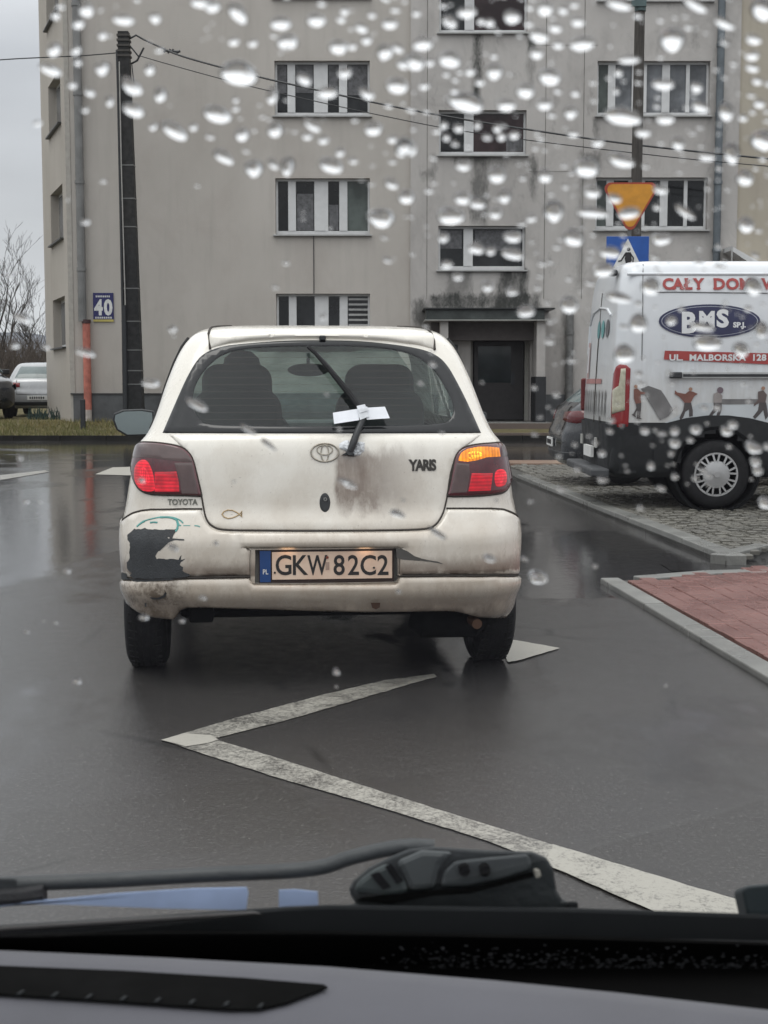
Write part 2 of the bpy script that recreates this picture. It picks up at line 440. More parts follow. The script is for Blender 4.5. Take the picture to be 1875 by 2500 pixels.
# ------------------------------------------------------------------ ROAD, GROUND
def wet_asphalt():
    t = NT('wet_asphalt'); w = t.world(); 
    grain = t.noise(w, 260, 3, .7); mid = t.noise(w, 14, 4, .6); coarse = t.noise(w, 75, 2, .6); big = t.noise(t.world((.5, .25, 1)), .9, 5, .6); 
    col = t.mix(t.mr(grain, .3, .72), (.022, .021, .0205), (.066, .062, .060))
    col = t.mix(t.mr(mid, .35, .7, 0, .35), col, (.035, .034, .033)); col = t.mix(t.mr(coarse, .54, .68, 0, .45), col, (.105, .10, .094)); col = t.mix(t.mr(t.vor(w, 34), .04, .12, .5, 0), col, (.12, .112, .105)); col = t.mix(t.mr(t.vor(t.world((1.07, .93, 1)), 21), .03, .06, .8, 0), col, (.30, .28, .25))
    crk = t.math('MULTIPLY', t.mr(t.vor(t.world((.55, .55, 1)), 1.3, 'DISTANCE_TO_EDGE'), .0, .012, 1, 0), t.mr(t.noise(w, .8, 3), .5, .62)); col = t.mix(crk, col, (.012, .012, .012))
    col = t.mix(t.mr(t.vor(w, 55), .02, .07, 1, 0), col, (.16, .155, .15))
    puddle = t.mr(t.math('ADD', big, t.mr(t.xyz(w)[0], -1.2, -3.2, 0, .07)), .50, .60, smooth=True)
    far = t.mr(t.xyz(w)[1], 16, 21)
    wet = t.math('MAXIMUM', puddle, t.math('MULTIPLY', far, t.mr(t.noise(t.world((.25, 1.2, 1)), .8, 4), .38, .5)))
    X_, Y_ = t.xyz(w)[0], t.xyz(w)[1]; en = t.mr(t.noise(w, 3.2, 4, .65), .2, .8, -.5, .5)
    pud2 = t.math('MULTIPLY', t.math('MULTIPLY', t.mr(t.math('ADD', X_, en), .55, .8), t.mr(t.math('ADD', Y_, en), 7.9, 8.2)), t.mr(t.math('ADD', Y_, en), 12.5, 11.5)); wet = t.math('MAXIMUM', wet, pud2)
    rough = t.math('MULTIPLY_ADD', wet, -.12, t.mr(mid, .3, .7, .15, .25))
    t.set(col=t.mix(wet, col, t.mix(.5, col, (.025, .025, .027))), rough=rough, spec=.55)
    n = t.node('ShaderNodeBump'); n.inputs['Distance'].default_value = .004
    t.l.new(t.mr(wet, 0, 1, .30, .03), n.inputs['Strength']); t.l.new(t.math('ADD', grain, t.math('MULTIPLY', coarse, .6)), n.inputs['Height'])
    n2 = t.node('ShaderNodeBump'); n2.inputs['Distance'].default_value = .02; n2.inputs['Strength'].default_value = .07
    t.l.new(t.noise(t.world((1, .5, 1)), 7, 3), n2.inputs['Height']); t.l.new(n.outputs[0], n2.inputs['Normal'])
    t.l.new(n2.outputs[0], t.b.inputs['Normal']); return t.m
M['asphalt'] = wet_asphalt()
def paver_mat(name, c1, c2, rough=.5, wet=.12, sc=5):
    t = NT(name); w = t.world()
    n = t.noise(w, sc, 4, .6); g = t.noise(w, 120, 3, .7); r_ = t.node('ShaderNodeObjectInfo')
    isl = t.node('ShaderNodeNewGeometry')
    col = t.mix(t.mr(n, .3, .7), c1, c2); col = t.mix(t.mr(g, .3, .7, 0, .45), col, tuple(x*.5 for x in c1))
    col = t.mix(t.mr(isl.outputs['Random Per Island'], 0, 1, 0, .35), col, tuple(x*.62 for x in c1))
    t.set(col=col, rough=t.mr(t.noise(w, 2.2, 3), .35, .65, wet, rough)); t.bump(g, .35, .004); return t.m
M['cobble'] = paver_mat('wet_cobble', (.11, .105, .092), (.21, .20, .17), .40, .10, 3)
M['redpave'] = paver_mat('red_block', (.18, .075, .062), (.27, .125, .105), .42, .14, 2.5)
M['kerb'] = paver_mat('kerb_concrete', (.18, .18, .17), (.28, .28, .26), .5, .22, 4)
M['joint'] = simple('joint_sand', (.05, .048, .042), .6)
M['earth'] = simple('wet_earth', (.12, .105, .06), 1.0, var=.3, scale=1.5, spec=.03)
def grassmat():
    t = NT('winter_grass'); w = t.world(); i = t.node('ShaderNodeNewGeometry')
    col = t.mix(t.mr(t.noise(w, 1.3, 4), .35, .65), (.16, .155, .05), (.30, .235, .10))
    t.set(col=t.mix(t.math('MULTIPLY', i.outputs['Random Per Island'], .7), col, (.10, .115, .04)), rough=.7); return t.m
M['grass'] = grassmat()

KY = atZ(937, 1076, 0).y       # far edge of the crossing street
g = MB()
nx, ys = 90, [-20+i*1.0 for i in range(int(KY+20))]+[KY]
xs = [-90+2*i for i in range(91)]
for y in ys:
    for x in xs: g.v.append(V((x, y, 0)))
for j in range(len(ys)-1):
    for i in range(90): a = j*91+i; g.f.append((a, a+1, a+92, a+91)); g.mi.append(0)
tag(obj('asphalt_road', g, M['asphalt']), kind='structure', label='wet grey asphalt road with puddles')

GZ = .34
def gz(y): return .11 if y <= KY+.16 else (.11+(GZ-.11)*min(1, (y-KY-.16)/1.5))
g = MB(); yy = [KY+.15, KY+.5, KY+1, KY+1.66, KY+3, 40, 60, 100, 200, 500, 1500]
xx = [-900, -300, -100, -60, -40, -25, -15, -10, -5, 0, 5, 10, 20, 60, 200, 900]
g.add([(x, y, gz(y)-(.0 if y < 200 else 0)) for y in yy for x in xx], [(j*16+i, j*16+i+1, (j+1)*16+i+1, (j+1)*16+i) for j in range(10) for i in range(15)])
tag(obj('ground', g, M['earth']), kind='structure', label='muddy ground behind the kerb of the crossing street')
g = MB(); g.quad((-90, -20, -.02), (90, -20, -.02), (90, KY, -.02), (-90, KY, -.02))
# paved strip right of the grass
g = MB(); g.box(-1.2, 40, KY+.16, KY+.9, .05, .155); g.box(-1.2, 40, KY+.9, 33, .05, .345)
tag(obj('pavement', g, paver_mat('wet_pavement', (.13, .10, .085), (.20, .155, .13), .6, .25, 1.5)), kind='structure', label='wet brownish pavement in front of the apartment block entrance')
# kerb of the crossing street
kr = thing('kerb', 'low grey kerb along the far side of the crossing street', 'kerb', (0, KY, 0), kind='structure')
ks = rbox(0, .985, 0, .15, 0, .113); base = None
for i in range(-22, 14):
    if base is None:
        base = bpy.data.meshes.new('kerb_stone'); base.from_pydata([v for v in ks.v], [], ks.f); base.materials.append(simple('dark_wet_kerb', (.026, .025, .023), 1.0, var=.3, scale=3, spec=.02))
    o = bpy.data.objects.new('kerb_stone', base); C.objects.link(o); o.parent = kr; o.location = (i*1.0, random.uniform(-.004, .004), random.uniform(-.004, 0))
# grass verge
g = MB()
for k in range(24000):
    x = random.uniform(-32, -1.3); y = KY+.16+random.random()**1.1*1.95-.15
    if mnoise.noise(V((x*.7, y*1.5, 0))) < -.42: continue
    h = random.uniform(.04, .15); a = random.uniform(0, pi); l = random.uniform(-.05, .05); b = V((x, y, gz(y)-.004)); d = V((cos(a), sin(a), 0))*random.uniform(.006, .014)
    g.add([b-d, b+d, b+V((l, random.uniform(-.05, .02), h))], [(0, 1, 2)])
tag(obj('grass', g, M['grass'], recalc=False), kind='stuff', cat='grass', label='short yellowish winter grass on the verge before the apartment block')

# near right: cobbled parking apron and red pavement
def gp(px, py, z=0): p = atZ(px, py, z); return V((p.x, p.y))
cA, cB = gp(1262, 1172), gp(1772, 1380)
dAB = (cB-cA).normalized(); nAB = V((dAB.y, -dAB.x)); 
if nAB.x < 0: nAB = -nAB
nAB = -nAB if nAB.x < 0 else nAB
cD = gp(1880, 1352); cE = V((9.5, cD.y+.55)); yfar = atZ(1300, 1143, 0).y
apron = [cA, cB, cD, cE, V((9.5, yfar)), V((cA.x-.05, yfar))]
ZC = .06
def clip_inside(p, poly, m=0): return inpoly(p.x, p.y, poly)
def strip_stones(name, label, a, b, width, h, side, L=1.0, zt=None):
    """kerb row from a to b, stones on the side given by vector"""
    th = thing(name, label, 'kerb', (a.x, a.y, 0), kind='structure'); d = b-a; n = max(1, round(d.length/L)); d.normalize(); st = (b-a).length/n
    for i in range(n):
        p = a+d*(i*st+.004); q = a+d*((i+1)*st-.004); m_ = MB()
        hh = h+random.uniform(-.004, .003)
        m_.prism([(p.x, p.y, -.05), (q.x, q.y, -.05), (q.x+side.x*width, q.y+side.y*width, -.05), (p.x+side.x*width, p.y+side.y*width, -.05)], (0, 0, .05+hh))
        obj('kerb_stone', m_, M['kerb'], th, bevel=.008)
    return th
strip_stones('kerb', 'raised kerb stones edging the cobbled parking bay under the van', cA, cB, .15, ZC+.012, nAB)
sd = V((-(cD-cB).normalized().y, (cD-cB).normalized().x)); 
strip_stones('kerb', 'short return kerb at the near corner of the cobbled parking bay', cB, cD, .12, ZC+.012, sd)
strip_stones('kerb', 'return kerb running on right from the near corner of the cobbled bay', cD, cE, .12, ZC+.012, V((0, 1)))
m_ = MB(); m_.prism([(p.x, p.y, -.04) for p in apron], (0, 0, .04+ZC-.03)); tag(obj('parking_bay', m_, M['joint']), kind='structure', label='sandy joints bed of the cobbled parking bay')
bay = bpy.data.objects['parking_bay']
cob = MB(); y = apron[2].y-.2; row = 0
inner = [cA+nAB*.16, cB+nAB*.16+V((0, .1)), cD+V((0.02, .13)), cE+V((0, .13)), V((9.5, yfar)), V((cA.x+.15, yfar))]
ux = dAB; uy = V((-ux.y, ux.x))
for i in range(-5, 150):
    for j in range(-140, 140):
        s_ = .105; c = cB+ux*(-(i+.5*(j % 2))*s_*1.0)+(-uy if (-uy).x > 0 else uy)*(j*s_)
        if not inpoly(c.x, c.y, inner): continue
        if c.x > 8.5: continue
        h = .5*s_-.007; z = ZC+random.uniform(-.010, .006)
        cs = [c+ux*a*h*random.uniform(.86, 1)+uy*b*h*random.uniform(.86, 1) for a, b in ((-1, -1), (1, -1), (1, 1), (-1, 1))]
        ct = [c+(q-c)*.78 for q in cs]
        cob.add([(q.x, q.y, z-.035) for q in cs]+[(q.x, q.y, z-.008) for q in cs]+[(q.x, q.y, z) for q in ct],
                [(0, 1, 5, 4), (1, 2, 6, 5), (2, 3, 7, 6), (3, 0, 4, 7), (4, 5, 9, 8), (5, 6, 10, 9), (6, 7, 11, 10), (7, 4, 8, 11), (8, 9, 10, 11)])
tag(obj('cobblestone', cob, M['cobble'], bay, recalc=False), kind='stuff')
# patch of light concrete edge + reddish gutter at the far end of the bay
m_ = MB(); m_.box(cA.x-.1, 8, yfar, yfar+.9, -.05, .07); tag(obj('gutter', m_, paver_mat('gutter_red', (.24, .15, .11), (.36, .27, .20), .6, .3, 1.2)), kind='structure', label='flat reddish gutter strip behind the cobbled bay')

rV, rN = gp(1465, 1424), gp(1875, 1672); rd = (rN-rV).normalized(); rE = rN+rd*3.2; rT = gp(1720, 1404); rU = gp(1875, 1380)
red = [rV, rE, V((7.5, rE.y)), V((7.5, rU.y)), rU, rT]
ZR = .035
inn = V((-rd.y, rd.x)); inn = inn if inn.x > 0 else -inn
strip_stones('kerb', 'pale flush kerb along the road side of the red brick pavement', rV, rE, .12, ZR, inn)
t2 = (rT-rV).normalized(); n2 = V((-t2.y, t2.x)); n2 = n2 if n2.y < 0 else -n2
strip_stones('kerb', 'pale flush kerb along the far side of the red brick pavement', rV+t2*.25, rT, .14, ZR, n2)
strip_stones('kerb', 'pale kerb continuing right beyond the red brick pavement edge', rT, V((7.5, rU.y+.3)), .14, ZR, V((0, -1)))
m_ = MB(); m_.prism([(p.x, p.y, -.04) for p in red], (0, 0, .04+ZR-.03)); rp = tag(obj('brick_pavement', m_, M['joint']), kind='structure', label='red block pavement at the right road edge')
def _ix(p, d, q, e): k = ((q.x-p.x)*e.y-(q.y-p.y)*e.x)/(d.x*e.y-d.y*e.x); return p+d*k
rin = [_ix(rV+inn*.125, rd, rV+n2*.15, t2), rE+inn*.125, V((7.4, rE.y)), V((7.4, rU.y+.1)), rU+V((0, -.17)), rT+V((0, -.17))]
bme = bpy.data.meshes.new('paving_block'); bl2 = MB()
bl2.add([(-.0985, -.0485, -.03), (.0985, -.0485, -.03), (.0985, .0485, -.03), (-.0985, .0485, -.03), (-.0985, -.0485, -.004), (.0985, -.0485, -.004), (.0985, .0485, -.004), (-.0985, .0485, -.004), (-.092, -.042, 0), (.092, -.042, 0), (.092, .042, 0), (-.092, .042, 0)],
        [(0, 1, 5, 4), (1, 2, 6, 5), (2, 3, 7, 6), (3, 0, 4, 7), (4, 5, 9, 8), (5, 6, 10, 9), (6, 7, 11, 10), (7, 4, 8, 11), (8, 9, 10, 11)])
bme.from_pydata(bl2.v, [], bl2.f); bme.materials.append(M['redpave'])
cells = []
ang = math.atan2(rd.y, rd.x)
for i in range(-2, 60):
    for j in range(-2, 90):
        c = rV+rd*((i+.5*(j % 2))*.2)+inn*(j*.1)
        if inpoly(c.x, c.y, rin): cells.append((c.length, c))
cells.sort(key=lambda q: q[0]+ (0 if q[1].x*F/q[1].y+937 < 1920 else 50)); rest = MB()
for k, (_, c) in enumerate(cells):
    dz = random.uniform(-.003, .002)
    if k < 300:
        o = bpy.data.objects.new('paving_block', bme); C.objects.link(o); o.parent = rp; o.location = V((c.x, c.y, ZR+dz))-rp.location; o.rotation_euler = (0, 0, ang+random.uniform(-.01, .01))
    else:
        Rm = Matrix.Rotation(ang, 3, 'Z'); rest.add([Rm @ v+V((c.x, c.y, ZR+dz)) for v in bl2.v], bl2.f)
if rest.v: tag(obj('paving_block_field', rest, M['redpave'], rp, recalc=False), kind='stuff')

# road markings
def paintmat(name, worn):
    t = NT(name); w = t.world(); g_ = t.noise(w, 95, 2, .8); b = t.noise(w, 5, 4, .6); m0 = t.noise(w, 22, 3, .6)
    ed_ = 0
    k = t.mr(t.math('ADD', t.math('MULTIPLY', g_, .5), t.math('MULTIPLY', t.math('ADD', t.math('MULTIPLY', b, .6), t.math('MULTIPLY', m0, .4)), .5)), worn-.11, worn+.07)
    t.set(col=t.mix(k, (.060, .057, .053), (.36, .345, .305)), rough=t.mr(k, 0, 1, .3, .45)); t.bump(g_, .4, .003); return t.m
M['paint_worn'] = paintmat('worn_road_paint', .515); M['paint_fresh'] = paintmat('road_paint', .36)
def marking(pts, mat, label, z=.004):
    m_ = MB(); q = [atZ(a, b, z) for a, b in pts]; q = densify([(p.x, p.y) for p in q], .035)
    bm_ = [V((a+.0055*mnoise.noise(V((a*31, b*31, 1))), b+.0055*mnoise.noise(V((a*31, b*31, 9))))) for a, b in q]; r_ = delaunay_2d_cdt(bm_, [(i, (i+1) % len(bm_)) for i in range(len(bm_))], [], 1, 1e-7)
    m_.add([(v.x, v.y, z) for v in r_[0]], [tuple(f) for f in r_[2]])
    return tag(obj('road_marking', m_, mat), kind='structure', label=label)
marking([(394, 1806), (573, 1753), (788, 1696), (940, 1660), (1060, 1645), (1066, 1652), (997, 1671), (858, 1712), (693, 1760), (522, 1803), (500, 1812)], M['paint_worn'], 'worn white zigzag arm running under the white car')
marking([(1215, 1557), (1262, 1563), (1367, 1582), (1262, 1613), (1240, 1616), (1225, 1590)], M['paint_fresh'], 'brighter white tip of the zigzag beside the right rear tyre', .006)
marking([(394, 1806), (500, 1798), (522, 1804), (661, 1845), (835, 1901), (1100, 1985), (1350, 2062), (1600, 2140), (1850, 2212), (2100, 2290), (1900, 2290), (1690, 2255), (1610, 2231), (1330, 2110), (1190, 2052), (900, 1962), (690, 1902), (520, 1848)], M['paint_worn'], 'worn white zigzag arm crossing the lane towards the wipers')
marking([(394, 1806), (450, 1790), (515, 1794), (535, 1805), (505, 1814), (452, 1822)], M['paint_fresh'], 'bright unworn corner of the zigzag line', .006)
marking([(1350, 2060), (1850, 2212), (2100, 2290), (1900, 2290), (1690, 2255), (1610, 2231), (1330, 2108)], paintmat('half_worn_paint', .43), 'less worn near end of the white zigzag line', .0065)
marking([(232, 1158), (275, 1141), (335, 1139), (335, 1161)], M['paint_fresh'], 'white crossing bar left of the white car')
marking([(0, 1160), (110, 1148), (120, 1152), (0, 1172)], M['paint_worn'], 'faded pale bar at the far left of the road')
# flat drain cover / repaired patch in the channel between the two kerbs
m_ = MB(); q = [atZ(a, b, .004) for a, b in ((1610, 1375), (1760, 1372), (1790, 1392), (1640, 1394))]; m_.add(q, [(0, 1, 2, 3)])
tag(obj('asphalt_patch', m_, simple('fresh_tar', (.018, .017, .017), .16)), kind='structure', label='dark glossy tar patch between the two kerbs')
# ------------------------------------------------------------------ APARTMENT BLOCK
FY = 32.5
def fx(px, py=600): return atY(px, py, FY).x
def fz(py, px=937): return atY(px, py, FY).z
def plaster(name, c1, c2, streaks=()):
    t = NT(name); w = t.world(); x = t.xyz(w)
    big = t.noise(t.world((.5, .5, .35)), 1.1, 5, .6); vs = t.noise(t.world((3.2, 3.2, .28)), 1.3, 5, .65); fine = t.noise(w, 38, 4, .7)
    col = t.mix(t.mr(big, .3, .7), c1, c2)
    blot = t.noise(t.world((1, 1, .8)), .9, 7, .72, .6)
    if streaks: col = t.mix(t.mr(blot, .5, .68, 0, .42), col, tuple(k*.60 for k in c1)); col = t.mix(t.mr(t.noise(t.world((1, 1, .5)), 2.3, 6, .7), .60, .72, 0, .4), col, (.13, .13, .12))
    else: col = t.mix(t.mr(blot, .5, .7, 0, .22), col, (.36, .30, .27))
    col = t.mix(t.mr(vs, .52, .78, 0, .26), col, tuple(k*.66 for k in c1))
    col = t.mix(t.mr(fine, .3, .7, 0, .16), col, tuple(k*.8 for k in c1))
    edge = t.noise(t.world((2.5, 2.5, 1.2)), 2.2, 5, .7)
    for (x0, x1, z0, z1, s_) in streaks:
        fxn = t.math('ADD', x[0], t.mr(edge, .2, .8, -.10, .10)); fzn = t.math('ADD', x[2], t.mr(edge, .2, .8, -.16, .16))
        a = t.math('MULTIPLY', t.mr(fxn, x0-.06, x0+.06), t.mr(fxn, x1-.06, x1+.06, 1, 0))
        b = t.math('MULTIPLY', t.mr(fzn, z0-.14, z0+.14), t.mr(fzn, z1-.02, z1+.10, 1, 0))
        k = t.math('MULTIPLY', t.math('MULTIPLY', a, b), t.mr(t.noise(t.world((2, 2, 1.1)), 2.0, 6, .75), .28, .56, .22, min(1, s_*1.12)))
        col = t.mix(k, col, (.045, .047, .043))
    low = t.mr(t.math('ADD', x[2], t.mr(edge, .2, .8, -.3, .3)), .9, 1.7, .28, 0)
    col = t.mix(low, col, tuple(k*.6 for k in c1))
    t.set(col=col, rough=.88); t.bump(fine, .35, .01); return t.m
cx = lambda px: fx(px)
stains = []
for (a, b, t0, t1, s_) in [(1152, 1172, 88, 268, .9), (1280, 1302, 92, 130, .8), (1284, 1298, 130, 250, .35), (1150, 1190, 385, 550, .62), (1290, 1306, 385, 480, .7), (1105, 1240, 384, 402, .55),
                           (1025, 1062, 420, 434, .5), (1055, 1063, 384, 430, .7), (1412, 1460, 375, 440, .6), (1410, 1425, 430, 700, .3), (1090, 1150, 665, 745, .5), (1215, 1290, 660, 750, .8),
                           (1050, 1320, 722, 765, .85), (1008, 1045, 738, 800, .7), (1375, 1400, 760, 960, .5), (1446, 1456, 290, 345, .8)]:
    stains.append((cx(a), cx(b), fz(t1), fz(t0), s_))
M['plaster'] = plaster('beige_plaster', (.455, .422, .382), (.54, .505, .462))
M['plaster_grey'] = plaster('stained_grey_plaster', (.45, .425, .402), (.56, .535, .508), stains)
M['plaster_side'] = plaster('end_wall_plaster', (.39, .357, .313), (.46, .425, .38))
M['plinth'] = simple('dark_grey_plinth', (.088, .092, .096), .6, var=.3, scale=3)
M['pvc'] = simple('white_window_frame', (.66, .66, .655), .35, var=.05)
M['sill'] = simple('zinc_sill', (.40, .40, .39), .4, .2)
def paneglass(name, c, top=None, zsplit=0):
    t = NT(name); co = t.coord(); n = t.noise(co, 1.6, 4); x = t.xyz(co)
    col = t.mix(t.mr(n, .4, .65), c, tuple(k*2.1+.008 for k in c))
    t.set(col=col, rough=.06, spec=.4, coat=0.0); return t.m
M['pane_dark'] = paneglass('window_glass_dark', (.008, .009, .010)); M['pane_red'] = paneglass('window_glass_reddish', (.018, .008, .009))
M['pane_grey'] = paneglass('window_glass_grey_blind', (.10, .105, .112)); M['pane_green'] = paneglass('window_glass_greenish', (.05, .06, .055))
M['curtain'] = simple('net_curtain', (.12, .12, .125), .8, var=.35, scale=14)

bl = thing('apartment_building', 'stained beige and grey plaster apartment block filling the background', 'building', (-7, FY, 0))
BT = 12.5
Z0 = .2
def wall(name, x0, x1, y, openings, mat, depth=.16, z0=Z0, z1=BT, parent=None, th=.3):
    xs_ = sorted({x0, x1} | {o[0] for o in openings} | {o[1] for o in openings}); zs_ = sorted({z0, z1} | {o[2] for o in openings} | {o[3] for o in openings})
    m_ = MB()
    for i in range(len(xs_)-1):
        for j in range(len(zs_)-1):
            xm = (xs_[i]+xs_[i+1])/2; zm = (zs_[j]+zs_[j+1])/2
            if any(o[0] < xm < o[1] and o[2] < zm < o[3] for o in openings): continue
            m_.quad((xs_[i], y, zs_[j]), (xs_[i+1], y, zs_[j]), (xs_[i+1], y, zs_[j+1]), (xs_[i], y, zs_[j+1]))
    for (a, b, c, d) in openings:
        m_.quad((a, y, c), (a, y, d), (a, y+th, d), (a, y+th, c)); m_.quad((b, y, c), (b, y+th, c), (b, y+th, d), (b, y, d))
        m_.quad((a, y, c), (a, y+th, c), (b, y+th, c), (b, y, c)); m_.quad((a, y, d), (b, y, d), (b, y+th, d), (a, y+th, d))
    return obj(name, m_, mat, parent, recalc=False)
def window(x0, x1, z0, z1, y, members, panes, curt=None, parent=bl, blinds=None):
    """members: list of (xa, xb) white uprights inside; panes: list of (xa, xb, matkey)"""
    d = .16; fr = MB(); t_ = .05; yb = y+d
    fr.box(x0, x1, yb, yb+.06, z0+.0, z0+.10); fr.box(x0, x1, yb, yb+.06, z1-.05, z1)
    fr.box(x0, x0+t_, yb, yb+.06, z0+.10, z1-.05); fr.box(x1-t_, x1, yb, yb+.06, z0+.10, z1-.05)
    for a, b in members: fr.box(a, b, yb-.01, yb+.05, z0+.10, z1-.05)
    f = obj('window', fr, M['pvc'], parent, bevel=.006)
    for a, b, k in panes:
        p = MB(); p.box(a, b, yb+.03, yb+.036, z0+.10, z1-.05); obj('pane', p, M[k], f)
        if blinds and (a, b, k) == panes[-1]:
            s_ = MB(); n = 9
            for i in range(n): zz = z0+.16+(z1-z0-.3)*i/(n-1); s_.box(a+.02, b-.02, yb+.016, yb+.024, zz, zz+.045)
            obj('blind_slats', s_, M['sill'], f)
    if curt:
        for (a, b, za, zb) in curt: c_ = MB(); c_.box(a, b, yb+.020, yb+.026, za, zb); obj('curtain', c_, M['curtain'], f)
    s = MB(); s.box(x0-.05, x1+.05, y-.09, y+.16, z0-.035, z0); obj('sill', s, M['sill'], f, bevel=.004)
    l = MB(); l.box(x0-.005, x1+.005, y-.004, y+.02, z1, z1+.05); 
    return f
PZj = fz(730); M['joint_line'] = simple('joint_line', (.20, .19, .175), .9, var=.4, scale=3)
XA, XB, XC, XD = fx(166), fx(1003), fx(1795), 22.0
rowsL = [(148, 283), (435, 573), (717, 850)]; openL = []; openC = []; openR = []
def zz(py): return fz(py)
for (t0, t1) in [(-140, -5)]+rowsL: openL.append((fx(673), fx(903), zz(t1), zz(t0)))
for (t0, t1) in [(-30, 82), (270, 380), (552, 660)]: openC.append((fx(1070), fx(1282), zz(t1), zz(t0)))
for (t0, t1) in [(-140, 4), (150, 284), (434, 562), (716, 848)]: openR.append((fx(1452), fx(1724), zz(t1), zz(t0)))
wall('wall', XA, XB, FY, openL, M['plaster'], parent=bl)
YB = FY-.06
door = (fx(1145), fx(1340), .2, fz(790))
wall('wall', XB, XC, YB, openC+openR+[(fx(1150), fx(1296), .2, fz(812))], M['plaster_grey'], parent=bl, th=.5)
for a_, b_ in ((XB-.012, XB), (XC, XC+.012)): mS = MB(); mS.box(a_, b_, YB, FY, .2, BT); obj('wall_return', mS, M['plaster_grey'], bl)
openX = []
for (t0, t1) in [(148, 283), (435, 573)]: openX.append((fx(1990), fx(2200), zz(t1), zz(t0)))
wall('wall', XC, XD, FY, openX, plaster('warm_beige_plaster', (.43, .385, .31), (.50, .455, .375)), parent=bl)
for k, (a, b, c, d) in enumerate(openL):
    q = lambda px: fx(px)
    mem = [(q(703), q(722)), (q(767), q(801)), (q(828), q(848))]
    pn = [(a, q(703), 'pane_dark'), (q(722), q(767), 'pane_dark'), (q(801), q(828), 'pane_dark'), (q(848), b, 'pane_dark' if k != 2 else 'pane_green')]
    cu = None
    if k == 1: cu = [(a+.05, q(703)-.02, c+.55, d-.06), (q(722)+.02, q(767)-.02, c+.55, d-.06), (q(801)+.02, q(828)-.02, c+.55, d-.06), (q(848)+.02, b-.06, c+.50, d-.06)]
    if k == 2: cu = [(q(722)+.02, q(767)-.02, c+.12, c+.95), (q(801)+.02, q(828)-.02, c+.12, c+.7)]
    window(a, b, c, d, FY, mem, pn, cu, blinds=(k == 3))
for k, (a, b, c, d) in enumerate(openC):
    q = lambda px: fx(px)
    window(a, b, c, d, YB, [(q(1132), q(1155))], [(a, q(1132), 'pane_dark'), (q(1155), b, 'pane_red' if k < 2 else 'pane_dark')],
           [(q(1160), q(1272), d-.55, d-.08), (a+.05, q(1128), d-.5, d-.08)] if k == 2 else ([(q(1235), q(1275), c+.12, c+.4)] if k == 1 else None))
for k, (a, b, c, d) in enumerate(openR):
    q = lambda px: fx(px); g1 = 'pane_grey' if k != 2 else 'pane_dark'
    mem = [(q(1480), q(1498)), (q(1538), q(1547)), (q(1566), q(1574)), (q(1611), q(1630)), (q(1669), q(1678))]
    pn = [(a, q(1480), 'pane_green'), (q(1498), q(1538), g1), (q(1547), q(1566), 'pane_dark'), (q(1574), q(1611), g1), (q(1630), q(1669), g1), (q(1678), b, g1)]
    window(a, b, c, d, YB, mem, pn)
for (a, b, c, d) in openX: window(a, b, c, d, FY, [((a+b)/2-.05, (a+b)/2+.05)], [(a, (a+b)/2-.05, 'pane_dark'), ((a+b)/2+.05, b, 'pane_dark')])
for jx in (1042, 1328, 1420): m_ = MB(); m_.box(fx(jx)-.008, fx(jx)+.008, YB-.004, YB, PZj, BT); obj('panel_joint', m_, M['joint_line'], bl)
for jz in (112, 420): m_ = MB(); m_.box(fx(1290), fx(1452), YB-.004, YB, fz(jz)-.006, fz(jz)+.006); obj('panel_joint', m_, M['joint_line'], bl)
# facade plinth, drip edge
PZ = fz(963)
pl = MB(); pl.box(XA+.06, XB, FY-.05, FY+.02, .2, PZ); pl.box(XC, XD, FY-.05, FY+.02, .2, PZ)
pl.box(XB, fx(1150), YB-.045, YB+.02, .2, PZ); pl.box(fx(1333), XC, YB-.045, YB+.02, .2, PZ); obj('plinth', pl, M['plinth'], bl)
pe = MB(); pe.box(XA, XB, FY-.075, FY, PZ, PZ+.03); obj('drip_edge', pe, simple('drip_dark', (.05, .05, .05), .5), bl)
# end wall, obtuse corner, running back and left
ed = V((-.37, 1.0, 0)).normalized(); en = V((-ed.y, ed.x, 0)); ln = 4.6; ex = thing('end_wall', None, None)
bpy.data.objects.remove(ex)
def ep(s_, z, o_=0): return V((XA, FY, z))+ed*s_+V((-1, -.37, 0)).normalized()*o_
eo = [(.75, 3.0, zz(b_)+.0, zz(a_)+.0) for a_, b_ in [(-150, 0), (150, 285), (437, 573), (717, 845)]]
m_ = MB(); ss = sorted({0, ln, .75, 3.0}); zs_ = sorted({.2, BT}|{o[2] for o in eo}|{o[3] for o in eo})
for i in range(3):
    for j in range(len(zs_)-1):
        if i == 1 and any(o[2] < (zs_[j]+zs_[j+1])/2 < o[3] for o in eo): continue
        m_.quad(ep(ss[i], zs_[j]), ep(ss[i+1], zs_[j]), ep(ss[i+1], zs_[j+1]), ep(ss[i], zs_[j+1]))
for o_ in eo:
    a, b, c, d = o_
    m_.quad(ep(a, c), ep(a, d), ep(a, d, -.25), ep(a, c, -.25)); m_.quad(ep(b, c), ep(b, d), ep(b, d, -.25), ep(b, c, -.25))
    m_.quad(ep(a, d), ep(b, d), ep(b, d, -.25), ep(a, d, -.25)); m_.quad(ep(a, c), ep(b, c), ep(b, c, -.25), ep(a, c, -.25))
obj('wall', m_, M['plaster_side'], bl, recalc=False)
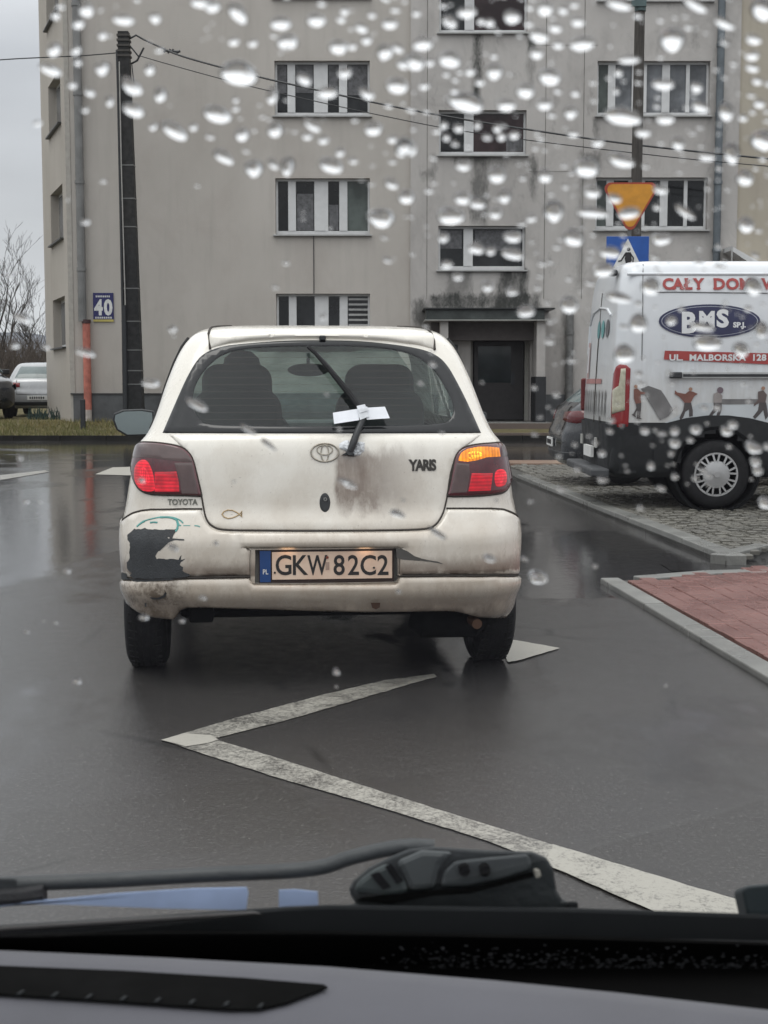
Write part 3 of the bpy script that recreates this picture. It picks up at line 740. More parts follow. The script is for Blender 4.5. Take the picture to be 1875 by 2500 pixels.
for o_ in eo:
    a, b, c, d = o_; w_ = MB()
    w_.prism([ep(a, c, -.2), ep(b, c, -.2), ep(b, d, -.2), ep(a, d, -.2)], V((1, .37, 0))*.04)
    f_ = obj('window', w_, M['pvc'], bl)
    for (sa, sb) in ((a+.08, (a+b)/2-.06), ((a+b)/2+.06, b-.08)):
        p_ = MB(); p_.prism([ep(sa, c+.1, -.19), ep(sb, c+.1, -.19), ep(sb, d-.08, -.19), ep(sa, d-.08, -.19)], V((1, .37, 0))*.01); obj('pane', p_, M['pane_grey'], f_)
    s_ = MB(); s_.prism([ep(a-.05, c-.03, .09), ep(b+.05, c-.03, .09), ep(b+.05, c-.03, -.18), ep(a-.05, c-.03, -.18)], (0, 0, .035)); obj('sill', s_, simple('dark_sill', (.03, .03, .03), .5), f_)
# light corner render strip + back body and roof
m_ = MB(); m_.box(XA-.012, XA+.10, FY-.018, FY, .2, BT); obj('corner_strip', m_, simple('corner_render', (.40, .378, .34), .85), bl)
e1 = ep(ln, 0); m_ = MB(); m_.prism([(XA, FY+.005, BT), (XD, FY+.005, BT), (XD, FY+10, BT), (e1.x, FY+10, BT), (e1.x, e1.y, BT)], (0, 0, .3)); obj('roof', m_, simple('roof_felt', (.06, .06, .065), .8), bl)
m_ = MB(); m_.quad((XD, FY, .2), (XD, FY+10, .2), (XD, FY+10, BT), (XD, FY, BT)); m_.quad((e1.x, FY+10, .2), (XD, FY+10, .2), (XD, FY+10, BT), (e1.x, FY+10, BT)); m_.quad((e1.x, e1.y, .2), (e1.x, FY+10, .2), (e1.x, FY+10, BT), (e1.x, e1.y, BT))
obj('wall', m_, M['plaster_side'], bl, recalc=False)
# entrance: recess, door, canopy, porch walls
dk = simple('entrance_dark', (.022, .019, .019), .5, var=.25); pr = M['plaster_grey']
dx0, dx1, dz1 = fx(1160), fx(1284), fz(832)
m_ = MB(); m_.box(fx(1150), dx0-.02, YB+.34, YB+.5, .2, fz(812)); m_.box(dx1+.02, fx(1296), YB+.34, YB+.5, .2, fz(812)); m_.box(dx0-.02, dx1+.02, YB+.34, YB+.5, dz1+.02, fz(812)); obj('entrance_wall', m_, simple('entrance_cream', (.34, .33, .30), .8), bl)
m_ = MB(); m_.box(dx0, dx1, YB+.30, YB+.36, .38, dz1); dr = obj('door', m_, dk, bl, bevel=.01)
m_ = MB(); m_.box(dx0+.10, dx1-.30, YB+.29, YB+.298, 1.25, dz1-.12); obj('pane', m_, paneglass('door_glass', (.008, .013, .014)), dr)
m_ = MB(); m_.box(dx1-.30, dx1-.22, YB+.27, YB+.298, 1.2, 1.5); obj('handle', m_, M['dark_metal'], dr)
m_ = MB(); m_.box(fx(1145), fx(1335), YB-1.15, YB+.5, .2, .36); obj('entrance_step', m_, M['kerb'], bl, bevel=.01)
cz0, cz1 = atY(1180, 783, YB-1.1).z, atY(1180, 755, YB-1.1).z; c0, c1 = atY(1040, 770, YB-1.1).x, atY(1330, 770, YB-1.1).x
m_ = MB(); m_.box(c0, c1, YB-1.1, YB, cz0+.03, cz1); cn = obj('canopy', m_, simple('canopy_dark_board', (.052, .06, .056), .55, var=.35, scale=4), bl, bevel=.01)
m_ = MB(); m_.box(c0-.03, c1+.16, YB-1.14, YB, cz0, cz0+.028); obj('canopy_edge', m_, simple('canopy_trim', (.30, .30, .28), .5), cn)
m_ = MB(); m_.box(c0-.06, c1+.22, YB-1.18, YB, cz1, cz1+.03); obj('canopy_sheet', m_, simple('canopy_sheet', (.02, .022, .022), .4), cn)
m_ = MB(); m_.box(c0+.15, c1-.15, YB-.35, YB-.004, fz(832), cz0); obj('lintel_shade', m_, simple('porch_shade_board', (.14, .125, .12), .8), bl)  # dark board colour painted for the shade under the canopy
x0, x1 = atY(1310, 900, YB-1.0).x, atY(1331, 900, YB-1.0).x
m_ = MB(); m_.box(x0, x1, YB-1.0, YB-.004, fz(920), cz0); obj('porch_wall', m_, pr, bl)
m_ = MB(); m_.box(x0-.02, x1+.02, YB-1.03, YB-.004, .2, fz(920)); obj('porch_wall_base', m_, simple('porch_base_black', (.02, .021, .023), .5), bl)
x0, x1 = atY(1075, 900, YB-1.0).x, atY(1094, 900, YB-1.0).x
m_ = MB(); m_.box(x0, x1, YB-1.0, YB-.004, .2, cz0); obj('porch_wall', m_, pr, bl)
m_ = MB(); m_.box(fx(1110), fx(1118), YB-.06, YB-.004, fz(855), fz(842)); obj('intercom', m_, M['black_plastic'], bl)
# downpipes
def downpipe(px, w, z0, z1, mat, label, y=FY-.14, joints=3):
    th = thing('downpipe', label, 'downpipe', (fx(px), y, z0)); m_ = MB(); m_.tube([(fx(px), y, z0), (fx(px), y, z1)], w, 14); obj('pipe', m_, mat, th, smooth=True)
    for i in range(joints):
        z = z0+(z1-z0)*(i+.6)/joints; m_ = MB(); m_.tube([(fx(px), y, z-.04), (fx(px), y, z+.04)], w*1.18, 14); m_.box(fx(px)-.02, fx(px)+.02, y, y+.14, z-.015, z+.015); obj('bracket', m_, mat, th, smooth=True)
    return th
zp = simple('zinc_pipe', (.19, .19, .185), .45, .2, var=.25, scale=3); bp = simple('blue_grey_pipe', (.12, .14, .155), .45, .1, var=.3, scale=3)
dp = downpipe(201, .095, fz(785), BT, zp, 'zinc downpipe at the left building corner with a red and white painted boot', joints=5)
redm = simple('faded_red_paint', (.46, .15, .11), .55, var=.3, scale=6)
q = V((fx(210), FY-.14, 0))
m_ = MB(); m_.tube([(q.x, q.y, fz(1000)), (q.x, q.y, fz(787))], .088, 14); obj('red_boot', m_, redm, dp, smooth=True)
m_ = MB(); m_.tube([(q.x, q.y, .2), (q.x, q.y, fz(1000))], .089, 14); obj('white_boot_base', m_, simple('dirty_white_paint', (.42, .38, .35), .6, var=.25), dp, smooth=True)
m_ = MB(); m_.tube([(q.x, q.y, fz(790)), (q.x, q.y, fz(781))], .105, 14); obj('dark_collar', m_, simple('collar_dark', (.05, .02, .02), .5), dp, smooth=True)
downpipe(1745, .085, .3, BT, bp, 'blue grey downpipe on the grey bay right of the right hand windows', YB-.12, 8)
downpipe(1391, .09, .3, fz(758), simple('grey_pipe', (.16, .16, .155), .5, var=.3), 'grey downpipe stub right of the entrance canopy', YB-.12, 2)
# thin cable run on the facade between the left windows, expansion line
m_ = MB(); m_.tube([(fx(766), FY-.012, fz(573)), (fx(766), FY-.012, fz(717))], .010, 6); obj('cable', m_, M['black_plastic'], bl)
# black slim post on the grass
p0 = atY(203, 1040, 31.0); m_ = MB(); m_.box(p0.x-.05, p0.x+.05, 30.95, 31.05, .15, atY(203, 975, 31).z); tag(obj('bollard', m_, M['black_plastic'], bevel=.01), 'slim black post on the grass in front of the red painted pipe', 'post')
# house number sign
hs = thing('house_number_sign', 'dark blue enamel house number plate reading 40 on the facade', 'sign', (fx(250), FY-.02, fz(785)))
sb = MB(); sb.box(fx(225), fx(275), FY-.03, FY-.004, fz(783), fz(715)); obj('plate', sb, simple('blue_enamel', (.018, .018, .11), .3), hs, bevel=.004)
sb = MB(); sb.box(fx(225), fx(275), FY-.034, FY-.031, fz(785.5), fz(780)); obj('yellow_band', sb, simple('yellow_band', (.50, .42, .12), .5), hs)
def ftext(body, px, py, hpx, mat, parent, name='digit', bold=.0, sx=1, y=FY-.033, al='CENTER', space=1.0):
    x = fx(px); z = fz(py); s_ = hpx/104.4/.72
    return obj(name, text_mb(body, s_, lambda a, b, c: V((x+a, y, z+b)), bold, 0, sx, space, al), mat, parent)
ftext('4', 238.5, 768, 36, M['white'], hs, bold=.02, sx=.78); ftext('0', 262, 768, 36, M['white'], hs, bold=.02, sx=.80)
for a, b, c in ((232, 268, 724), (230, 272, 776)):
    m_ = MB(); n = 8
    for i in range(n):
        xx0 = fx(a+(b-a)*i/n); m_.box(xx0, xx0+(b-a)/n/104*.62, FY-.034, FY-.031, fz(c+2), fz(c-2.4))
    obj('small_lettering', m_, M['white'], hs)

# ------------------------------------------------------------------ POLES, WIRES, SIGNS
PY1 = 31.3
def polequad(px0, px1, py, Y): a = atY(px0, py, Y); b = atY(px1, py, Y); return a.x, b.x, a.z
ut = thing('utility_pole', 'tall black concrete utility pole on the verge left of the white car', 'pole', (atY(326, 1020, PY1).x, PY1, .3))
xt0, xt1, zt = polequad(289, 315, 78, PY1); xb0, xb1, _ = polequad(303, 352, 1020, PY1); zb = .22
def ring_(x0, x1, z, dy): return [(x0, PY1-dy, z), (x1, PY1-dy, z), (x1, PY1+dy, z), (x0, PY1+dy, z)]
pm = simple('black_wet_concrete', (.012, .012, .012), .75, var=.35, scale=4, bump=.3, bscale=40)
m_ = MB(); m_.add(ring_(xb0, xb1, zb, .17)+ring_(xt0, xt1, zt, .11), [(0, 1, 5, 4), (1, 2, 6, 5), (2, 3, 7, 6), (3, 0, 4, 7), (4, 5, 6, 7), (3, 2, 1, 0)]); obj('shaft', m_, pm, ut, bevel=.012)
strapm = simple('galvanised_strap', (.16, .16, .155), .45, .5)
for py in (405, 486, 555, 705, 785, 855, 905, 938):
    k = (py-78)/(1020-78); a, b, z = polequad(289+(303-289)*k, 315+(352-315)*k, py, PY1); dy = .11+.06*k
    m_ = MB(); m_.box(a-.006, b+.006, PY1-dy-.008, PY1+dy+.008, z-.012, z+.012); obj('strap', m_, strapm, ut)
for py in (88, 100, 113, 126, 138):
    k = (py-78)/(1020-78); a, b, z = polequad(289+14*k, 315+37*k, py, PY1); m_ = MB(); m_.box(a-.02, b+.02, PY1-.13, PY1+.13, z-.022, z+.022); obj('clamp_band', m_, simple('rusty_band', (.06, .055, .05), .6, .4), ut)
m_ = MB(); m_.tube([atY(285, 122, PY1-.1), atY(288, 220, PY1-.1), atY(292, 420, PY1-.15), atY(300, 800, PY1-.2), atY(303, 1015, PY1-.2)], .026, 8); obj('cable_riser', m_, M['black_plastic'], ut, smooth=True)
m_ = MB(); m_.tube([atY(291, 150, PY1-.16), atY(296, 400, PY1-.18), atY(306, 752, PY1-.2)], .014, 6); obj('earth_strip', m_, simple('pale_conduit', (.34, .33, .31), .5), ut)
m_ = MB(); m_.tube([atY(303, 745, PY1-.2), atY(306, 900, PY1-.2), atY(307, 1015, PY1-.2)], .045, 8); obj('cable_guard', m_, M['black_plastic'], ut)
m_ = MB(); m_.tube([atY(314, 96, PY1), atY(332, 86, PY1), atY(350, 96, PY1)], .022, 6); m_.tube([atY(316, 110, PY1), atY(340, 140, PY1)], .018, 6); m_.tube([atY(351, 117, PY1), atY(335, 148, PY1), atY(320, 156, PY1)], .022, 6); m_.tube([atY(322, 158, PY1-.05), atY(327, 205, PY1-.05)], .012, 6)
obj('cable_hook', m_, M['dark_metal'], ut)
def wire(name, pts, r, label, Y0=PY1, Y1=PY1, group=None, par=None):
    P_ = spl(pts, False, 8); n = len(P_); m_ = MB(); m_.tube([atY(a, b, Y0+(Y1-Y0)*i/(n-1)) for i, (a, b) in enumerate(P_)], r, 5)
    o = obj(name, m_, M['black_plastic'], par, smooth=True)
    return tag(o, label, 'cable', group) if par is None else o
wire('overhead_cable', [(350, 96), (385, 112), (450, 139), (600, 180), (760, 217), (950, 258), (1100, 286), (1280, 315), (1500, 347), (1700, 370), (1980, 398)], .021, 'thicker upper overhead cable sagging right from the black pole', PY1, 30)
wire('overhead_cable', [(340, 136), (440, 165), (600, 208), (760, 245), (950, 286), (1100, 315), (1280, 341), (1500, 368), (1700, 390), (1980, 415)], .011, 'thinner lower overhead cable sagging right from the black pole', PY1, 30)
wire('overhead_cable', [(285, 129), (200, 136), (110, 140), (0, 146), (-160, 160)], .013, 'thin overhead cable running left from the black pole across the sky', PY1, 30)
m_ = MB()
for a, b, c, d in ((400, 128, 404, 118), (410, 130, 416, 120), (419, 130, 423, 120), (428, 131, 440, 124), (400, 124, 440, 126)): m_.tube([atY(a, b, PY1-.02), atY(c, d, PY1-.02)], .024, 6)
tag(obj('cable_clamp', m_, M['dark_metal']), 'tangle of dark clamps on the thicker cable beside the pole', 'cable clamp')
# wooden pole behind the signs
Yw = 29.0; wp = thing('wooden_pole', 'dark brown wooden pole rising behind the yellow triangle sign', 'pole', (atY(1545, 900, Yw).x, Yw, 0))
wood = NT('old_wood'); wc = wood.world((1, 1, .08)); wood.set(col=wood.mix(wood.mr(wood.noise(wc, 26, 5, .7), .3, .7), (.030, .027, .024), (.085, .075, .066)), rough=.85); wood.bump(wood.noise(wc, 40, 4), .5, .01)
a = atY(1543, 1000, Yw); b = atY(1564, -60, Yw); m_ = MB(); m_.tube([V((a.x, Yw, 0)), b], [.125, .10], 14); obj('shaft', m_, wood.m, wp, smooth=True)
m_ = MB(); m_.tube([atY(1563, 28, Yw-.02), atY(1564, -20, Yw-.02)], [.115, .13], 12); m_.box(b.x-.2, b.x+.1, Yw-.16, Yw-.1, atY(0, 20, Yw).z, atY(0, 6, Yw).z); obj('metal_sleeve', m_, simple('teal_sleeve', (.08, .12, .12), .5, .2), wp, smooth=True)
# signs
YS = 21.0; sg = thing('yield_sign', 'yellow triangular give way sign with red rim above the white van', 'sign', (atY(1540, 900, YS).x, YS+.06, .1))
def tri(c, s_, Y, flip=True): 
    r_ = .10*s_; pts = []
    for k in range(3):
        a0 = -pi/2+k*2*pi/3; ctr = (c[0]+cos(a0)*(s_/sqrt(3)-2*r_), c[1]+sin(a0)*(s_/sqrt(3)-2*r_))
        for j in range(-3, 4): a1 = a0+j*pi/9; pts.append((ctr[0]+r_*cos(a1), Y, ctr[1]+r_*sin(a1)))
    return pts
tc0 = atY(1539.5, 489, YS); side = 142/(F/YS)*1.03
red = simple('sign_red', (.36, .05, .02), .4); yel = simple('sign_amber', (.62, .27, .02), .38)
m_ = MB(); m_.prism(tri((tc0.x, tc0.z), side, YS), (0, .02, 0)); tp = obj('plate', m_, red, sg)
m_ = MB(); m_.prism(tri((tc0.x, tc0.z), side*.90, YS-.004), (0, .003, 0)); obj('yellow_face', m_, yel, tp)
a = atY(1540, 430, YS); m_ = MB(); m_.tube([(tc0.x, YS+.06, .0), (tc0.x, YS+.06, a.z-.05)], .03, 10); obj('post', m_, strapm, sg, smooth=True)
cs = thing('crossing_sign', 'blue pedestrian crossing sign with white triangle directly below the yellow triangle', 'sign', (tc0.x, YS+.03, 2.2))
x0, x1, z1 = polequad(1481, 1585, 577, YS); z0 = z1-(x1-x0)
m_ = MB(); m_.box(x0, x1, YS, YS+.02, z0, z1); obj('plate', m_, simple('sign_blue', (.012, .085, .36), .35), cs, bevel=.005)
xm = (x0+x1)/2; w_ = (x1-x0); m_ = MB(); m_.prism([(xm-w_*.43, YS-.004, z0+w_*.10), (xm+w_*.43, YS-.004, z0+w_*.10), (xm, YS-.004, z1-w_*.05)], (0, .003, 0)); obj('white_triangle', m_, M['white'], cs)
def pic(pts): m_.prism([(xm+a*w_, YS-.008, z0+b*w_) for a, b in pts], (0, .003, 0))
m_ = MB(); hc = [(.02+.045*cos(k*pi/5), .70+.045*sin(k*pi/5)) for k in range(10)]; pic(hc)
pic([(-.05, .63), (.07, .63), (.10, .44), (.05, .38), (-.04, .38), (-.07, .48)]); pic([(-.06, .62), (-.03, .60), (-.14, .42), (-.22, .40), (-.22, .435), (-.16, .45)]); pic([(.07, .62), (.15, .50), (.14, .40), (.11, .40), (.115, .50), (.05, .58)])
pic([(-.04, .40), (.03, .40), (-.02, .28), (-.10, .14), (-.16, .14), (-.07, .28)]); pic([(.0, .40), (.07, .40), (.09, .27), (.14, .14), (.08, .14), (.03, .27)]); obj('walking_figure', m_, M['black_ink'], cs)

# sloping pale stair rail canopy at the far right
sc_ = thing('stair_canopy', 'pale sloping canopy edge on the right facade above the van roof', 'canopy', (fx(1840), FY-.8, fz(640)))
m_ = MB(); a = atY(1785, 600, FY-.8); b = atY(1905, 668, FY-.8); m_.prism([a, b, b+V((0, 0, -.22)), a+V((0, 0, -.10))], (0, .8, 0)); obj('sloping_board', m_, M['pvc'], sc_)
m_ = MB(); m_.tube([a+V((.02, 0, 0)), V((a.x+.02, a.y, .3))], .02, 6); obj('support', m_, M['sill'], sc_)

# ------------------------------------------------------------------ BACKGROUND LEFT: trees, scrub, hill
bark = simple('wet_bark', (.045, .038, .033), .9, var=.3, scale=6)
def tree(x, y, h, label, seed, spread=.42, r0=.085):
    rnd = random.Random(seed); t = thing('bare_tree', label, 'tree', (x, y, GZ)); tm = MB(); cm = MB()
    def grow(p, d, L, r, dep):
        n = 4; path = [p]; 
        for i in range(n): d = (d+V((rnd.uniform(-.16, .16), rnd.uniform(-.16, .16), .05))).normalized(); p = p+d*L/n; path.append(p)
        (tm if dep < 2 else cm).tube(path, [max(.0045, r*(1-.35*i/n)) for i in range(n+1)], 5 if dep < 3 else 3, False)
        if dep >= 7: return
        for k in range(2 if dep < 2 else rnd.choice((2, 3))):
            a = rnd.uniform(0, 2*pi); s_ = rnd.uniform(spread*.6, spread*1.5); nd = (d+V((cos(a)*s_, sin(a)*s_, rnd.uniform(-.05, .25)))).normalized()
            grow(path[rnd.choice((2, 3, 4))], nd, L*rnd.uniform(.62, .86), r*.62, dep+1)
    grow(V((x, y, GZ)), V((rnd.uniform(-.08, .08), 0, 1)), h*.30, r0, 0)
    obj('trunk', tm, bark, t, recalc=False); obj('crown', cm, bark, t, recalc=False)
def bx(px, Y): return atY(px, 900, Y).x
tree(bx(30, 62), 62, 7.4, 'taller bare tree with a dark forked trunk at the left edge of the frame', 3)
tree(bx(-12, 58), 58, 7.6, 'bare tree leaning in from beyond the left frame edge', 11)
tree(bx(78, 70), 70, 6.4, 'smaller bare tree close to the building corner', 5, .5, .09)
tree(bx(110, 66), 66, 5.8, 'low bare tree half hidden behind the end wall of the block', 8, .55, .09)
rnd = random.Random(4); sc = MB()
for k in range(5200):
    Y = rnd.uniform(52, 72); x = atY(rnd.uniform(-320, 180), 900, Y).x; p = V((x, Y, GZ)); hh = rnd.uniform(.8, 2.9)*(.75+.35*mnoise.noise(V((x*.22, 3, 0)))*2)
    d = V((rnd.uniform(-.5, .5), rnd.uniform(-.3, .3), 1)).normalized(); q = p+d*max(.5, hh)
    sc.tube([p, (p+q)/2+V((rnd.uniform(-.12, .12), 0, 0)), q], [.022, .014, .006], 3, False)
    for j in range(2): e_ = q-d*rnd.uniform(.2, 1.0); sc.tube([e_, e_+V((rnd.uniform(-.5, .5), 0, rnd.uniform(.1, .6)))], [.010, .004], 3, False)
tag(obj('scrub', sc, simple('brown_scrub', (.085, .068, .055), .9, var=.4, scale=1.2), recalc=False), 'brown leafless scrub behind the cars parked on the left', 'scrub', kind='stuff')
hm = MB(); n = 60
for j in range(2):
    for i in range(n+1):
        x = -160+i*3.2; z = 8.2+2.4*sin(i*.21+1)+1.6*sin(i*.53)
        hm.v.append(V((x, 240+(30*j), z if j else -1)))
for i in range(n): hm.f.append((i, i+1, n+2+i, n+1+i)); hm.mi.append(0)
tag(obj('hill', hm, simple('far_wooded_hill', (.125, .132, .148), .95, var=.25, scale=.06)), kind='structure', label='low bluish wooded hill on the left horizon')
# ------------------------------------------------------------------ WHITE HATCHBACK
YAW = R(5.66); CL = V(((797-937.5)/595, 5.70, 0))
tabY = [(.20, .76, .14, 3.50, .20), (.30, .808, .05, 3.55, .22), (.36, .815, .03, 3.58, .24), (.47, .826, .0, 3.61, .26), (.60, .832, .0, 3.60, .27), (.68, .830, .03, 3.57, .27), (.74, .818, .055, 3.52, .25),
        (.85, .80, .07, 3.40, .24), (.95, .785, .085, 3.1, .22), (1.01, .765, .10, 2.9, .20), (1.045, .735, .12, 2.8, .17), (1.10, .715, .15, 2.65, .15), (1.28, .655, .25, 2.3, .13), (1.40, .605, .32, 2.05, .12),
        (1.45, .572, .35, 1.98, .12), (1.485, .535, .40, 1.9, .12), (1.51, .48, .50, 1.75, .14), (1.527, .40, .75, 1.55, .2), (1.535, .25, 1.0, 1.35, .2)]
tabY = [(a, b*(1.03 if a < .9 else 1.02 if a < 1.06 else 1.008), c, d, e_) for a, b, c, d, e_ in tabY]
Y = Shell(tabY, .06, .12, CL, YAW)
car = thing('white_hatchback', 'dirty cream white hatchback with scraped rear bumper in the lane ahead', 'car', CL, YAW, local=True)
def Z1(u, v): return (250+.645*u, 760+.645*v)
def Z3(u, v): return (280+.22606*u, 1040+.22606*v)
def Z4(u, v): return (620+.28933*u, 1040+.28933*v)
def Z5(u, v): return (1050+.27115*u, 1040+.27115*v)
LP = lambda pts, fn=None: [Y.px(*(fn(*p) if fn else p)) for p in pts]

def carpaint():
    t = NT('dirty_cream_paint'); c = t.coord(); x = t.xyz(c); X, Yy, Zz = x[0], x[1], x[2]
    n1 = t.noise(c, 5, 5, .6); n2 = t.noise(t.coord(scale=(4, 4, 2.2)), 4, 6, .72); n3 = t.noise(c, 60, 4, .7); n4 = t.noise(t.coord(scale=(9, 9, 1.8)), 2.6, 6, .68)
    base = t.mix(t.mr(n1, .3, .7), (.80, .765, .685), (.86, .83, .76))
    grime = t.mix(n1, (.40, .315, .235), (.50, .41, .32))
    # general road film: rises towards the sill, streaky
    f = t.mr(t.math('ADD', Zz, t.math('ADD', t.mr(n1, .2, .8, -.22, .22), t.mr(n2, .2, .8, -.05, .05))), .26, 1.0, .85, .08)
    col = t.mix(f, base, grime)
    # brown exhaust-like bloom right of centre on the tailgate
    ed = t.mr(n4, .2, .8, -.045, .045); ed2 = t.mr(n2, .2, .8, -.07, .07)
    bx_ = t.math('MULTIPLY', t.mr(t.math('ADD', X, t.math('MULTIPLY', ed, .3)), .035, .055), t.mr(t.math('ADD', X, ed), .12, .50, 1, 0, True))
    bz_ = t.math('MULTIPLY', t.mr(t.math('ADD', Zz, ed2), .69, .80), t.mr(t.math('ADD', Zz, ed), .955, 1.01, 1, 0))
    br = t.math('MULTIPLY', t.math('MULTIPLY', bx_, bz_), t.mr(t.math('ADD', t.math('MULTIPLY', n4, .6), t.math('MULTIPLY', n2, .4)), .26, .62, .45, .97))
    col = t.mix(br, col, (.17, .118, .088))
    ar_ = t.math('MULTIPLY', t.math('MULTIPLY', t.mr(t.math('ABSOLUTE', t.math('ADD', X, ed)), .38, .18, 0, 1), t.mr(t.math('ABSOLUTE', t.math('ADD', t.math('ADD', Zz, -.52), ed2)), .15, .05, 0, 1)), t.mr(n2, .3, .65, .30, .9))
    col = t.mix(ar_, col, (.36, .275, .205))
    # soiled seam band above lower bumper and around plate
    sb_ = t.math('MULTIPLY', t.mr(t.math('ADD', Zz, t.math('MULTIPLY', ed2, .3)), .465, .475), t.mr(t.math('ADD', Zz, t.math('MULTIPLY', ed2, .4)), .485, .56, 1, 0, True))
    col = t.mix(t.math('MULTIPLY', sb_, t.mr(n2, .25, .6, .45, 1)), col, (.15, .108, .08))
    lw = t.math('MULTIPLY', t.mr(t.math('ADD', Zz, t.math('MULTIPLY', ed2, .5)), .335, .43, 1, 0), t.mr(n2, .30, .6, .3, .95))
    col = t.mix(lw, col, (.20, .16, .13))
    # rusty dirty patch at lower left corner
    rc = t.math('MULTIPLY', t.mr(t.math('ADD', X, ed), -.66, -.52, 1, 0), t.mr(t.math('ADD', Zz, ed), .46, .50, 1, 0))
    col = t.mix(t.math('MULTIPLY', rc, t.mr(t.noise(c, 16, 5, .75), .42, .60, .1, .9)), col, (.12, .088, .06))
    sp_ = t.math('MULTIPLY', t.mr(n3, .66, .70), .5); col = t.mix(sp_, col, (.2, .16, .13))
    t.set(col=col, rough=t.mr(n2, .3, .7, .16, .40), spec=.5, coat=.7, coatr=.06); t.bump(n3, .04, .002); return t.m
M['paint'] = carpaint()
M['bare'] = simple('grey_bare_plastic', (.034, .037, .040), .62, var=.25, scale=12, bump=.25, bscale=120)
M['teal'] = simple('teal_scrape', (.10, .34, .31), .5, var=.3, scale=20)
M['gap'] = simple('panel_gap_dark', (.035, .028, .022), .8)
rear_glass_px = [(397, 1057), (428, 985), (455, 925), (480, 882), (505, 860), (545, 846), (610, 838), (700, 832), (787, 831), (875, 833), (950, 840), (1020, 851), (1062, 866), (1092, 893), (1122, 945), (1150, 1003), (1174, 1057)]
clear_px = [(515, 1036), (486, 1022), (470, 985), (480, 935), (510, 893), (550, 864), (610, 852), (700, 847), (787, 846), (880, 847), (950, 853), (1010, 868), (1055, 900), (1086, 945), (1106, 990), (1102, 1018), (1075, 1034), (950, 1040), (787, 1041), (620, 1040)]
glassO = spl(LP(rear_glass_px), False, 4); clearO = spl(LP(clear_px), True, 4)
cx0, cz0_ = sum(p[0] for p in clearO)/len(clearO), sum(p[1] for p in clearO)/len(clearO)
holeO = [(cx0+(a-cx0)*1.05, cz0_+(b-cz0_)*1.07) for a, b in clearO]
# recess for plate
plate_rec = LP([(612, 1344), (625, 1338), (958, 1337), (972, 1345), (973, 1410), (962, 1420), (620, 1423), (612, 1415)])
def hole(c, kind):
    x, y, z = c
    if kind in ('r', 'c') and y < .6 and 1.04 < z < 1.5:
        if inpoly(Y.xi(x, z), z, holeO): return True
    if kind in ('r',) and y < .3 and inpoly(x, z, plate_rec): return True
    if kind == 's' and 1.09 < z < 1.40 and .62 < y < Y.at(z)[2]-.48: 
        return not (1.42 < y < 1.52)
    if kind == 'f' and 1.03 < z < 1.43 and abs(x) < Y.at(z)[0]-.07 and y > 1.7: return True
    if kind == 's' and z < .56 and (abs(y-.58) < .20*min(1, max(0, (.62-z))*3+.5) or abs(y-2.92) < .30): return True
    return False
lv = [.355+.0175*i for i in range(int((1.40-.355)/.0175)+1)]+[1.41, 1.42, 1.43, 1.44, 1.45, 1.46, 1.47, 1.4775, 1.485, 1.4925, 1.50, 1.505, 1.51, 1.515, 1.52, 1.524, 1.528, 1.531, 1.5335, 1.535]
body = obj('body', Y.build(lv, hole, True, True), M['paint'], car, smooth=True, angle=60)
# overlapping panels with real gaps
def panel(name, outline, off, mat, parent=car, **k):
    return obj(name, Y.overlay(outline, off, **k), mat, parent, smooth=True, angle=70)
tg = [(252, 466), (292, 505), (332, 545), (352, 600), (367, 660), (377, 705), (384, 745), (390, 775), (402, 800), (420, 815), (445, 825), (500, 829), (600, 830), (840, 831), (1100, 829), (1220, 824), (1255, 812), (1275, 790), (1290, 760), (1299, 725), (1306, 690), (1318, 610), (1340, 545), (1370, 515), (1405, 490), (1432, 466)]
tgO = LP(tg, Z1)
rs = lambda pts: spl(pts, False, 3)
tgO = [tgO[0]]+tgO[1:]
gap = obj('tailgate_gap', Y.strip(spl(tgO[4:23], False, 3), .0045, .001), M['gap'], car)
tail = panel('tailgate', spl(tgO, False, 3), .006, M['paint'], res=.025, roll=.006, lip=.005, depth=.006)
# bumper, upper part wraps on to the flanks
def wrap(z, d): d = min(d, .035); w, yr, yf, r = Y.at(z); return (w-r)+r*pi/2+d
low_seam = [(77, 1012), (160, 1011), (330, 1008), (560, 1003), (620, 1003), (840, 1003), (1115, 1001), (1300, 999), (1480, 998), (1588, 997)]
topb = [(70, 800), (90, 783), (118, 766), (150, 757), (185, 753), (300, 751), (372, 751)]
bU = LP(topb, Z1)
bUr = LP([(1306, 749), (1400, 749), (1470, 749), (1515, 752), (1548, 765), (1572, 785), (1590, 812)], Z1)
mid = LP([(383, 778), (395, 803), (415, 822), (440, 832), (500, 836.5), (600, 837.5), (840, 838), (1100, 836), (1224, 831), (1262, 818), (1283, 792), (1298, 762)], Z1)
seam = LP(low_seam, Z1)
zl, zr = seam[0][1], seam[-1][1]
wl_ = wrap(.6, .16)
up = [(-wl_, zl)]+[(-wl_, .66), (-wrap(.68, .05), .695)]+bU+mid+bUr+[(wrap(.68, .05), .70), (wl_, .665), (wl_, zr)]+[(a, b+.003) for a, b in seam[::-1]]
pr_h = [(a, b) for a, b in plate_rec]
bump_up = panel('bumper', up, .012, M['paint'], res=.025, roll=.010, lip=.010, depth=.004, holes=[spl([(cx_*1.0, cz_) for cx_, cz_ in pr_h], True, 3)])
lowb = LP([(84, 1070), (92, 1095), (112, 1120), (135, 1138), (165, 1152), (200, 1160), (240, 1165), (272, 1166), (284, 1150), (296, 1132), (320, 1122), (400, 1122), (600, 1128), (840, 1136), (1000, 1139), (1200, 1137), (1300, 1135), (1345, 1138), (1380, 1147), (1420, 1157), (1470, 1160), (1530, 1157), (1560, 1145), (1580, 1120), (1586, 1080)], Z1)
